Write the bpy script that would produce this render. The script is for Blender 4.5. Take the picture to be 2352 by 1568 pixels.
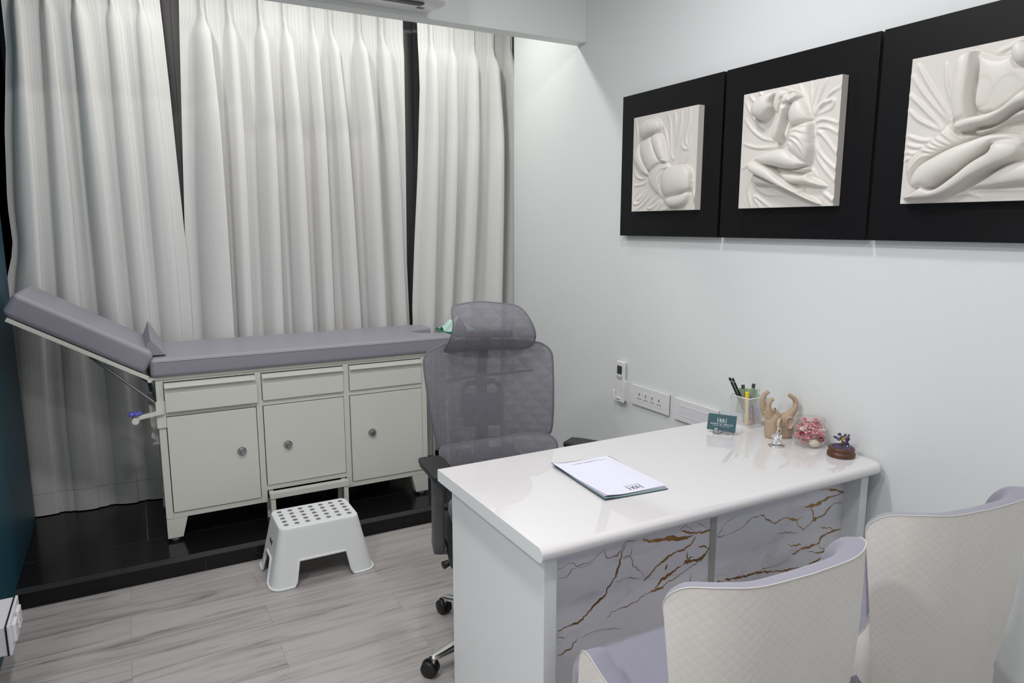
import bpy, bmesh, math, random
import numpy as np
from mathutils import Matrix, Vector
random.seed(7)
rng = np.random.default_rng(5)
PI = math.pi
sc = bpy.context.scene
COL = sc.collection
for o in list(bpy.data.objects):
    bpy.data.objects.remove(o)

# ---------------------------------------------------------------- camera
cam_d = bpy.data.cameras.new('camera'); cam = bpy.data.objects.new('camera', cam_d); COL.objects.link(cam)
cam_d.sensor_width = 36; cam_d.lens = 24.648; cam_d.clip_start = .02
M = Matrix(((.877712, .0775229, -.472876, 0), (-.479188, .1425196, -.866064, 0), (.000254, .9867514, .1622392, 1.5), (0, 0, 0, 1)))
cam.matrix_world = M
sc.camera = cam
# ---------------------------------------------------------------- world, exposure
w = bpy.data.worlds.new('night'); sc.world = w; w.use_nodes = True
w.node_tree.nodes['Background'].inputs[0].default_value = (.02, .025, .03, 1)
w.node_tree.nodes['Background'].inputs[1].default_value = .3
sc.view_settings.view_transform = 'Standard'; sc.view_settings.look = 'None'
sc.view_settings.gamma = 1; sc.view_settings.use_curve_mapping = False
sc.view_settings.exposure = 0.0
# ---------------------------------------------------------------- ceiling lamps (x, y, watts, size)
CEIL = 2.85
LAMPS = [(.6, -1.4, 10, .30), (1.3, .45, 2.4, .20), (.30, .30, 11, .20), (1.25, 1.75, 9, .20), (.25, 1.75, 16, .20), (-.95, .9, 24, .30)]  # last lamp is assumed, added to brighten the desk side and couch
for x, y, p, s in LAMPS:
    l = bpy.data.lights.new('downlight', 'AREA'); l.shape = 'DISK'; l.size = s; l.energy = p; l.color = (1, .98, 1.0)
    o = bpy.data.objects.new('downlight_light', l); COL.objects.link(o); o.location = (x, y, CEIL - .025)
COVE = [(.15, 3.50, 4.8), (.85, 3.50, 4.8), (1.6, 3.50, 4.8)]
for x, y, p in COVE:
    l = bpy.data.lights.new('cove', 'AREA'); l.shape = 'DISK'; l.size = .12; l.energy = p; l.color = (1, .99, .96)
    o = bpy.data.objects.new('cove_light', l); COL.objects.link(o); o.location = (x, y, CEIL - .025)

# ================================================================ helpers
def S(r, g, b):
    f = lambda c: ((c / 255 + .055) / 1.055) ** 2.4 if c > 10 else c / 255 / 12.92
    return (f(r), f(g), f(b), 1)

class NT:
    def __init__(s, m):
        s.t = m.node_tree; s.N = s.t.nodes; s.L = s.t.links
    def n(s, typ, **kw):
        nd = s.N.new(typ)
        for k, v in kw.items():
            if k.startswith('i_'):
                key = k[2:]; key = int(key) if key.isdigit() else key
                nd.inputs[key].default_value = v
            else: setattr(nd, k, v)
        return nd
    def l(s, a, b): s.L.new(a, b)
    def math(s, op, a, b=None, c=None):
        nd = s.N.new('ShaderNodeMath'); nd.operation = op
        for i, v in enumerate((a, b, c)):
            if v is None: continue
            if isinstance(v, (int, float)): nd.inputs[i].default_value = v
            else: s.L.new(v, nd.inputs[i])
        return nd.outputs[0]
    def mix(s, fac, a, b):
        nd = s.N.new('ShaderNodeMix'); nd.data_type = 'RGBA'
        for i, v in ((0, fac), (6, a), (7, b)):
            if isinstance(v, (int, float, tuple)): nd.inputs[i].default_value = v
            else: s.L.new(v, nd.inputs[i])
        return nd.outputs[2]

def mat(name, col, rough=.5, metal=0, var=0, scale=8, bump=0, bscale=200, spec=.5, coat=0, sheen=0, trans=0, alpha=1, ior=1.45):
    m = bpy.data.materials.new(name); m.use_nodes = True
    t = NT(m); b = t.N['Principled BSDF']
    b.inputs['Base Color'].default_value = col; b.inputs['Roughness'].default_value = rough
    b.inputs['Metallic'].default_value = metal; b.inputs['Specular IOR Level'].default_value = spec
    b.inputs['Coat Weight'].default_value = coat; b.inputs['Coat Roughness'].default_value = .03
    b.inputs['Sheen Weight'].default_value = sheen; b.inputs['Transmission Weight'].default_value = trans
    b.inputs['IOR'].default_value = ior; b.inputs['Alpha'].default_value = alpha
    tc = t.n('ShaderNodeTexCoord')
    if var:
        nz = t.n('ShaderNodeTexNoise', i_Scale=scale, i_Detail=4.0); t.l(tc.outputs['Object'], nz.inputs['Vector'])
        d = tuple(c * (1 - var) for c in col[:3]) + (1,); u = tuple(min(1, c * (1 + var)) for c in col[:3]) + (1,)
        t.l(t.mix(nz.outputs['Fac'], d, u), b.inputs['Base Color'])
    if bump:
        nz = t.n('ShaderNodeTexNoise', i_Scale=bscale, i_Detail=3.0); t.l(tc.outputs['Object'], nz.inputs['Vector'])
        bp = t.n('ShaderNodeBump', i_Strength=bump, i_Distance=.002); t.l(nz.outputs['Fac'], bp.inputs['Height'])
        t.l(bp.outputs['Normal'], b.inputs['Normal'])
    return m

class B:
    """collects vertices and faces for one mesh object"""
    def __init__(s): s.v = []; s.f = []; s.uv = {}
    def box(s, x0, x1, y0, y1, z0, z1):
        n = len(s.v)
        s.v += [(x, y, z) for z in (z0, z1) for y in (y0, y1) for x in (x0, x1)]
        s.f += [tuple(n + i for i in q) for q in ((0, 2, 3, 1), (4, 5, 7, 6), (0, 1, 5, 4), (2, 6, 7, 3), (0, 4, 6, 2), (1, 3, 7, 5))]
        return s
    def obox(s, c, size, rot=None):
        n = len(s.v); R = rot or Matrix.Identity(3); a, b, d = (k / 2 for k in size)
        for z in (-d, d):
            for y in (-b, b):
                for x in (-a, a):
                    p = R @ Vector((x, y, z)); s.v.append((c[0] + p.x, c[1] + p.y, c[2] + p.z))
        s.f += [tuple(n + i for i in q) for q in ((0, 2, 3, 1), (4, 5, 7, 6), (0, 1, 5, 4), (2, 6, 7, 3), (0, 4, 6, 2), (1, 3, 7, 5))]
        return s
    def grid(s, P, close_u=False, flip=False):
        """P[row][col] -> 3-D points"""
        n = len(s.v); r = len(P); c = len(P[0])
        for row in P: s.v += [tuple(float(k) for k in p) for p in row]
        for i in range(r - 1):
            for j in range(c if close_u else c - 1):
                k = (j + 1) % c
                q = (n + i * c + j, n + i * c + k, n + (i + 1) * c + k, n + (i + 1) * c + j)
                s.f.append(q[::-1] if flip else q)
        return s
    def tube(s, pts, r, seg=8, cap=True, closed=False):
        pts = [Vector(p) for p in pts]; m = len(pts)
        rr = r if isinstance(r, (list, tuple)) else [r] * m
        rows = []; ref = None
        for i in range(m):
            if closed: d = pts[(i + 1) % m] - pts[i - 1]
            else: d = pts[min(i + 1, m - 1)] - pts[max(i - 1, 0)]
            d.normalize()
            if ref is None:
                ref = Vector((0, 0, 1)) if abs(d.z) < .9 else Vector((1, 0, 0))
            u = d.cross(ref)
            if u.length < 1e-5: u = d.cross(Vector((.3, .8, .1)))
            u.normalize(); v = d.cross(u).normalized(); ref = -v if False else u.cross(d).normalized()
            rows.append([pts[i] + (u * math.cos(a) + v * math.sin(a)) * rr[i] for a in [2 * PI * k / seg for k in range(seg)]])
        if closed: rows.append(rows[0])
        n = len(s.v); s.grid(rows, close_u=True)
        if cap and not closed:
            s.f.append(tuple(range(n, n + seg))[::-1]); e = n + (m - 1) * seg; s.f.append(tuple(range(e, e + seg)))
        return s
    def lathe(s, prof, seg=24, c=(0, 0, 0), sx=1, sy=1):
        rows = [[(c[0] + sx * r * math.cos(2 * PI * k / seg), c[1] + sy * r * math.sin(2 * PI * k / seg), c[2] + z) for k in range(seg)] for r, z in prof]
        n = len(s.v); s.grid(rows, close_u=True)
        if prof[0][0] > 1e-6: s.f.append(tuple(range(n, n + seg))[::-1])
        if prof[-1][0] > 1e-6: e = n + (len(prof) - 1) * seg; s.f.append(tuple(range(e, e + seg)))
        return s
    def prism(s, poly, axis, a, b):
        """extrude a 2-D outline along axis ('x','y','z') from a to b"""
        n = len(s.v); m = len(poly)
        mk = {'x': lambda p, t: (t, p[0], p[1]), 'y': lambda p, t: (p[0], t, p[1]), 'z': lambda p, t: (p[0], p[1], t)}[axis]
        s.v += [mk(p, a) for p in poly] + [mk(p, b) for p in poly]
        s.f.append(tuple(range(n, n + m))[::-1]); s.f.append(tuple(range(n + m, n + 2 * m)))
        for i in range(m):
            k = (i + 1) % m; s.f.append((n + i, n + k, n + m + k, n + m + i))
        return s
    def mesh(s, name):
        me = bpy.data.meshes.new(name); me.from_pydata(s.v, [], s.f)
        bm = bmesh.new(); bm.from_mesh(me); bmesh.ops.recalc_face_normals(bm, faces=bm.faces); bm.to_mesh(me); bm.free()
        if s.uv:
            uvl = me.uv_layers.new(name='UVMap')
            for lp in me.loops: uvl.data[lp.index].uv = s.uv.get(lp.vertex_index, (0, 0))
        return me

def obj(name, b, m, parent=None, smooth=False, bevel=0, seg=2, loc=None, rot=None, auto=None):
    me = b.mesh(name) if isinstance(b, B) else b
    o = bpy.data.objects.new(name, me); COL.objects.link(o)
    if m and not me.materials: me.materials.append(m)
    if parent: o.parent = parent
    if loc: o.location = loc
    if rot: o.rotation_euler = rot
    if smooth:
        for p in me.polygons: p.use_smooth = True
    if bevel:
        md = o.modifiers.new('bevel', 'BEVEL'); md.width = bevel; md.segments = seg; md.limit_method = 'ANGLE'; md.angle_limit = math.radians(35)
        md.harden_normals = False
        for p in me.polygons: p.use_smooth = True
        wn = o.modifiers.new('wn', 'WEIGHTED_NORMAL')
    return o
def tag(o, label, cat=None, group=None, kind=None):
    o['label'] = label
    if cat: o['category'] = cat
    if group: o['group'] = group
    if kind: o['kind'] = kind
    return o
def thing(name, label, cat, loc=(0, 0, 0), rz=0, group=None):
    o = bpy.data.objects.new(name, None); COL.objects.link(o); o.empty_display_size = .05
    o.location = loc; o.rotation_euler = (0, 0, rz)
    return tag(o, label, cat, group)
def struct(o, label=None):
    o['kind'] = 'structure'
    if label: o['label'] = label
    return o
def sempty(name, label=None):
    o = bpy.data.objects.new(name, None); COL.objects.link(o); return struct(o, label)
def copy_tree(o, parent=None):
    c = o.copy(); COL.objects.link(c); c.parent = parent
    for ch in list(o.children): copy_tree(ch, c)
    return c
def text(name, s, size, m, parent, loc, rot, extr=.0002, align='CENTER', sx=1.0, space=1.0):
    cu = bpy.data.curves.new(name, 'FONT'); cu.body = s; cu.size = size; cu.extrude = extr
    cu.align_x = align; cu.align_y = 'CENTER'; cu.space_character = space
    tmp = bpy.data.objects.new(name, cu); COL.objects.link(tmp)
    bpy.context.view_layer.update()
    me = bpy.data.meshes.new_from_object(tmp.evaluated_get(bpy.context.evaluated_depsgraph_get()))
    bpy.data.objects.remove(tmp); me.materials.clear(); me.materials.append(m)
    o = bpy.data.objects.new(name, me); COL.objects.link(o)
    o.parent = parent; o.location = loc; o.rotation_euler = rot; o.scale = (sx, 1, 1)
    return o
def catmull(K, n):
    K = np.array(K, float); P = np.vstack([2 * K[0] - K[1], K, 2 * K[-1] - K[-2]]); out = []
    m = len(K) - 1
    for i in range(n):
        t = i / (n - 1) * m; k = min(int(t), m - 1); u = t - k
        p0, p1, p2, p3 = P[k:k + 4]
        out.append(.5 * (2 * p1 + (p2 - p0) * u + (2 * p0 - 5 * p1 + 4 * p2 - p3) * u * u + (3 * p1 - p0 - 3 * p2 + p3) * u ** 3))
    return np.array(out)
def sstep(t): t = np.clip(t, 0, 1); return t * t * (3 - 2 * t)
def rrect(x0, x1, y0, y1, r, n=5):
    P = []
    for cx, cy, a in ((x1 - r, y0 + r, -PI / 2), (x1 - r, y1 - r, 0), (x0 + r, y1 - r, PI / 2), (x0 + r, y0 + r, PI)):
        P += [(cx + r * math.cos(a + k * PI / 2 / n), cy + r * math.sin(a + k * PI / 2 / n)) for k in range(n + 1)]
    return P
VIEWROT = math.radians(-28.6)

# ================================================================ materials
M_wall = mat('mint_wall_paint', S(230, 234, 233), .55, var=.012, scale=1.5, bump=.06, bscale=500)
M_ceil = mat('ceiling_paint', S(236, 238, 236), .7, bump=.05)
M_pelmet = mat('pelmet_paint', S(232, 236, 233), .5)
M_teal = mat('teal_wall_paint', S(22, 70, 86), .45, var=.05, scale=2, bump=.05)
M_white = mat('white_plastic', S(232, 231, 233), .35)
M_white2 = mat('white_laminate', S(232, 236, 237), .3, bump=.03)
M_desk = mat('desk_top_gloss_white', S(229, 227, 227), .3, coat=1, spec=.4); M_desk.node_tree.nodes['Principled BSDF'].inputs['Coat IOR'].default_value = 1.75
M_metalw = mat('cream_enamel', S(218, 218, 210), .33, var=.02, scale=5, bump=.04, bscale=60)
M_metaled = mat('cream_enamel_frame', S(214, 214, 205), .36, var=.03, scale=14, bump=.06, bscale=40)
M_leather = mat('grey_leatherette', S(146, 144, 154), .42, var=.02, scale=3, bump=.12, bscale=700)
M_granite = mat('black_granite', S(20, 20, 21), .16, var=.4, scale=120, spec=.35)
M_granite2 = mat('rough_granite_nosing', S(40, 40, 41), .5, var=.5, scale=60, bump=.2, bscale=150)
M_grout = mat('pale_grout', S(120, 117, 112), .9)
M_black = mat('black_laminate', S(11, 11, 14), .45, bump=.05, spec=.3)
M_blackm = mat('window_frame_black', S(92, 89, 91), .45)
M_glassn = mat('night_glass', S(6, 7, 9), .05, spec=.5)
M_chrome = mat('chrome', S(225, 225, 225), .12, metal=1)
M_steel = mat('brushed_steel', S(170, 170, 170), .3, metal=1)
M_plaster = mat('ivory_plaster', S(226, 222, 215), .4, var=.05, scale=9)
M_dark = mat('dark_hole', S(22, 22, 23), .6)
M_greyrub = mat('grey_rubber', S(112, 112, 114), .7)
M_blue = mat('blue_plastic', S(104, 108, 205), .3)
M_green = mat('green_plastic', S(30, 150, 120), .25, trans=.35)
M_stool = mat('white_polypropylene', S(222, 224, 224), .42)
M_blackp = mat('black_plastic', S(28, 28, 29), .45, bump=.05)
M_greyp = mat('charcoal_plastic', S(82, 82, 85), .45)
M_tealcard = mat('teal_card', S(45, 84, 94), .5)
M_paper = mat('paper', S(232, 232, 247), .6)
M_ink = mat('ink', S(60, 66, 72), .6)
M_whiteink = mat('white_ink', S(236, 240, 240), .6)
M_lav = mat('lavender_velvet', S(144, 143, 157), .85, sheen=.4, var=.05, scale=18, bump=.1, bscale=400)

def plank_mat():
    m = bpy.data.materials.new('grey_wood_plank'); m.use_nodes = True; t = NT(m); b = t.N['Principled BSDF']
    g = t.n('ShaderNodeNewGeometry'); oi = t.n('ShaderNodeObjectInfo')
    off = t.n('ShaderNodeVectorMath', operation='SCALE'); off.inputs['Scale'].default_value = 37.0
    cmb = t.n('ShaderNodeCombineXYZ'); t.l(oi.outputs['Random'], cmb.inputs[0]); t.l(oi.outputs['Random'], cmb.inputs[1]); t.l(cmb.outputs[0], off.inputs[0])
    add = t.n('ShaderNodeVectorMath', operation='ADD'); t.l(g.outputs['Position'], add.inputs[0]); t.l(off.outputs[0], add.inputs[1])
    mp = t.n('ShaderNodeMapping'); mp.inputs['Scale'].default_value = (1.7, 22, 1); t.l(add.outputs[0], mp.inputs[0])
    n1 = t.n('ShaderNodeTexNoise', i_Scale=1.0, i_Detail=8.0, i_Roughness=.62, i_Distortion=1.3); t.l(mp.outputs[0], n1.inputs['Vector'])
    mp2 = t.n('ShaderNodeMapping'); mp2.inputs['Scale'].default_value = (3, 90, 1); t.l(add.outputs[0], mp2.inputs[0])
    n2 = t.n('ShaderNodeTexNoise', i_Scale=1.0, i_Detail=5.0, i_Distortion=.4); t.l(mp2.outputs[0], n2.inputs['Vector'])
    mp3 = t.n('ShaderNodeMapping'); mp3.inputs['Scale'].default_value = (1.1, 9, 1); t.l(add.outputs[0], mp3.inputs[0])
    n3 = t.n('ShaderNodeTexNoise', i_Scale=1.0, i_Detail=2.0, i_Distortion=.6); t.l(mp3.outputs[0], n3.inputs['Vector'])
    r = t.n('ShaderNodeValToRGB'); e = r.color_ramp.elements
    e[0].position = .31; e[0].color = S(96, 91, 90); e[1].position = .55; e[1].color = S(166, 162, 160)
    x = r.color_ramp.elements.new(.40); x.color = S(142, 138, 136)
    t.l(n1.outputs['Fac'], r.inputs[0])
    c = t.mix(t.math('MULTIPLY', n2.outputs['Fac'], .30), r.outputs[0], S(180, 176, 174))
    c = t.mix(t.math('MULTIPLY', t.math('SUBTRACT', n3.outputs['Fac'], .3), .55), c, S(174, 169, 167))
    hs = t.n('ShaderNodeHueSaturation'); t.l(c, hs.inputs['Color'])
    t.l(t.math('ADD', .93, t.math('MULTIPLY', oi.outputs['Random'], .12)), hs.inputs['Value'])
    t.l(hs.outputs[0], b.inputs['Base Color']); b.inputs['Roughness'].default_value = .42
    bp = t.n('ShaderNodeBump', i_Strength=.08, i_Distance=.002); t.l(n1.outputs['Fac'], bp.inputs['Height']); t.l(bp.outputs[0], b.inputs['Normal'])
    return m
M_plank = plank_mat()

def curtain_mat():
    m = bpy.data.materials.new('white_striped_curtain'); m.use_nodes = True; t = NT(m); b = t.N['Principled BSDF']
    uv = t.n('ShaderNodeTexCoord'); sx = t.n('ShaderNodeSeparateXYZ'); t.l(uv.outputs['UV'], sx.inputs[0])
    u, v = sx.outputs[0], sx.outputs[1]
    nz = t.n('ShaderNodeTexNoise', i_Scale=1.0, i_Detail=2.0); mp = t.n('ShaderNodeMapping'); mp.inputs['Scale'].default_value = (60, .01, 1); t.l(uv.outputs['UV'], mp.inputs[0]); t.l(mp.outputs[0], nz.inputs['Vector'])
    st = t.math('SINE', t.math('MULTIPLY', u, 2 * PI / .0105)); st2 = t.math('SINE', t.math('MULTIPLY', v, 2 * PI / .006))
    s1 = t.math('MULTIPLY', t.math('ADD', st, 1), t.math('ADD', .15, t.math('MULTIPLY', nz.outputs['Fac'], .6)))
    f = t.math('ADD', t.math('MULTIPLY', s1, .42), t.math('MULTIPLY', st2, .04))
    c = t.mix(f, S(224, 223, 221), S(247, 246, 245))
    t.l(c, b.inputs['Base Color']); b.inputs['Roughness'].default_value = .8; b.inputs['Sheen Weight'].default_value = .15
    bp = t.n('ShaderNodeBump', i_Strength=.25, i_Distance=.0015); t.l(f, bp.inputs['Height']); t.l(bp.outputs[0], b.inputs['Normal'])
    tr = t.n('ShaderNodeBsdfTranslucent'); t.l(c, tr.inputs[0])
    ms = t.n('ShaderNodeMixShader', i_0=.12); t.l(b.outputs[0], ms.inputs[1]); t.l(tr.outputs[0], ms.inputs[2])
    t.l(ms.outputs[0], t.N['Material Output'].inputs[0])
    return m
M_curtain = curtain_mat()

def quilt_mat():
    m = bpy.data.materials.new('cream_quilted_velvet'); m.use_nodes = True; t = NT(m); b = t.N['Principled BSDF']
    uv = t.n('ShaderNodeTexCoord'); sx = t.n('ShaderNodeSeparateXYZ'); t.l(uv.outputs['UV'], sx.inputs[0]); u, v = sx.outputs[0], sx.outputs[1]
    p = .0255
    a = t.math('DIVIDE', t.math('ADD', u, t.math('MULTIPLY', v, 1.15)), p); c = t.math('DIVIDE', t.math('SUBTRACT', u, t.math('MULTIPLY', v, 1.15)), p)
    da = t.math('ABSOLUTE', t.math('SUBTRACT', t.math('FRACT', a), .5)); dc = t.math('ABSOLUTE', t.math('SUBTRACT', t.math('FRACT', c), .5))
    puff = t.math('MULTIPLY', t.math('POWER', t.math('SUBTRACT', 1, t.math('MULTIPLY', da, 2)), .6), t.math('POWER', t.math('SUBTRACT', 1, t.math('MULTIPLY', dc, 2)), .6))
    def dots(d, o):
        line = t.math('GREATER_THAN', d, .465)
        dash = t.math('GREATER_THAN', t.math('FRACT', t.math('MULTIPLY', o, 7)), .45)
        return t.math('MULTIPLY', line, dash)
    dt = t.math('MAXIMUM', dots(da, c), dots(dc, a))
    h = t.math('SUBTRACT', t.math('MULTIPLY', puff, .20), t.math('MULTIPLY', dt, .45))
    nz = t.n('ShaderNodeTexNoise', i_Scale=7.0, i_Detail=3.0); t.l(uv.outputs['Object'], nz.inputs['Vector'])
    col = t.mix(nz.outputs['Fac'], S(216, 212, 207), S(232, 229, 224)); col = t.mix(t.math('MULTIPLY', dt, .18), col, S(150, 148, 146))
    t.l(col, b.inputs['Base Color']); b.inputs['Roughness'].default_value = .8; b.inputs['Sheen Weight'].default_value = .35
    bp = t.n('ShaderNodeBump', i_Strength=.35, i_Distance=.004); t.l(h, bp.inputs['Height']); t.l(bp.outputs[0], b.inputs['Normal'])
    return m
M_quilt = quilt_mat()
M_cream = mat('cream_velvet_piping', S(218, 214, 209), .85, bump=.05, bscale=500)

def chairmesh_mat():
    m = bpy.data.materials.new('grey_chair_mesh'); m.use_nodes = True; t = NT(m); b = t.N['Principled BSDF']
    uv = t.n('ShaderNodeTexCoord'); sx = t.n('ShaderNodeSeparateXYZ'); t.l(uv.outputs['UV'], sx.inputs[0]); u, v = sx.outputs[0], sx.outputs[1]
    row = t.math('DIVIDE', t.math('ADD', v, t.math('MULTIPLY', u, .06)), .032); ri = t.math('FLOOR', row); rf = t.math('FRACT', row)
    off = t.math('FRACT', t.math('MULTIPLY', ri, .37)); ff = t.math('FRACT', t.math('ADD', t.math('DIVIDE', u, .082), off))
    reg = t.math('GREATER_THAN', t.math('MULTIPLY', t.math('ABSOLUTE', t.math('SUBTRACT', ff, .45)), 1.9), rf)
    st = t.math('ADD', .5, t.math('MULTIPLY', t.math('SINE', t.math('MULTIPLY', u, 2 * PI / .0036)), .5))
    stA = t.math('POWER', st, 1.3)
    colA = t.mix(stA, S(54, 54, 58), S(160, 158, 166)); colB = t.mix(t.math('MULTIPLY', st, .6), S(100, 98, 105), S(142, 140, 148))
    t.l(t.mix(reg, colB, colA), b.inputs['Base Color']); b.inputs['Roughness'].default_value = .75
    tr = t.n('ShaderNodeBsdfTransparent')
    open_ = t.math('MULTIPLY', t.math('SUBTRACT', 1, stA), reg)
    fac = t.math('ADD', .12, t.math('MULTIPLY', open_, .12))
    ms = t.n('ShaderNodeMixShader'); t.l(fac, ms.inputs[0]); t.l(b.outputs[0], ms.inputs[1]); t.l(tr.outputs[0], ms.inputs[2])
    t.l(ms.outputs[0], t.N['Material Output'].inputs[0])
    bp = t.n('ShaderNodeBump', i_Strength=.3, i_Distance=.001); t.l(st, bp.inputs['Height']); t.l(bp.outputs[0], b.inputs['Normal'])
    return m
M_cmesh = chairmesh_mat()

def marble_mat():
    m = bpy.data.materials.new('grey_marble_print'); m.use_nodes = True; t = NT(m); b = t.N['Principled BSDF']
    g = t.n('ShaderNodeNewGeometry')
    mp = t.n('ShaderNodeMapping'); mp.inputs['Rotation'].default_value = (0, math.radians(38), 0); mp.inputs['Scale'].default_value = (3.2, 1, 8); t.l(g.outputs['Position'], mp.inputs[0])
    n = t.n('ShaderNodeTexNoise', i_Scale=1.6, i_Detail=6.0, i_Roughness=.6, i_Distortion=.9); t.l(mp.outputs[0], n.inputs['Vector'])
    r = t.n('ShaderNodeValToRGB'); e = r.color_ramp.elements
    e[0].position = .30; e[0].color = S(212, 212, 219); e[1].position = .45; e[1].color = S(231, 231, 237)
    t.l(n.outputs['Fac'], r.inputs[0]); t.l(r.outputs[0], b.inputs['Base Color']); b.inputs['Roughness'].default_value = .28
    return m
M_marble = marble_mat()
M_gold = mat('gold_foil_vein', S(164, 124, 76), .32, metal=.7, var=.4, scale=26)
M_wood = mat('brown_turned_wood', S(94, 60, 42), .38, var=.25, scale=30)
M_sand = mat('sandstone_resin', S(184, 163, 138), .8, var=.12, scale=220, bump=.3, bscale=900)
M_silver = mat('polished_silver', S(240, 240, 240), .13, metal=1)
M_glass = bpy.data.materials.new('clear_thin_glass'); M_glass.use_nodes = True; _t = NT(M_glass)
_f = _t.n('ShaderNodeLayerWeight', i_Blend=.5); _a = _t.n('ShaderNodeBsdfTransparent'); _a.inputs[0].default_value = (.97, .975, .975, 1); _g = _t.n('ShaderNodeBsdfGlossy'); _g.inputs['Roughness'].default_value = .02
_m = _t.n('ShaderNodeMixShader'); _t.l(_t.math('ADD', .06, _t.math('MULTIPLY', _t.math('POWER', _f.outputs[1], 3.0), .7)), _m.inputs[0]); _t.l(_a.outputs[0], _m.inputs[1]); _t.l(_g.outputs[0], _m.inputs[2]); _t.l(_m.outputs[0], _t.N['Material Output'].inputs[0])
M_ameth = mat('amethyst', S(84, 74, 102), .2, var=.5, scale=160, coat=.5)
M_goldw = mat('gold_wire', S(190, 150, 70), .3, metal=1)
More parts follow.
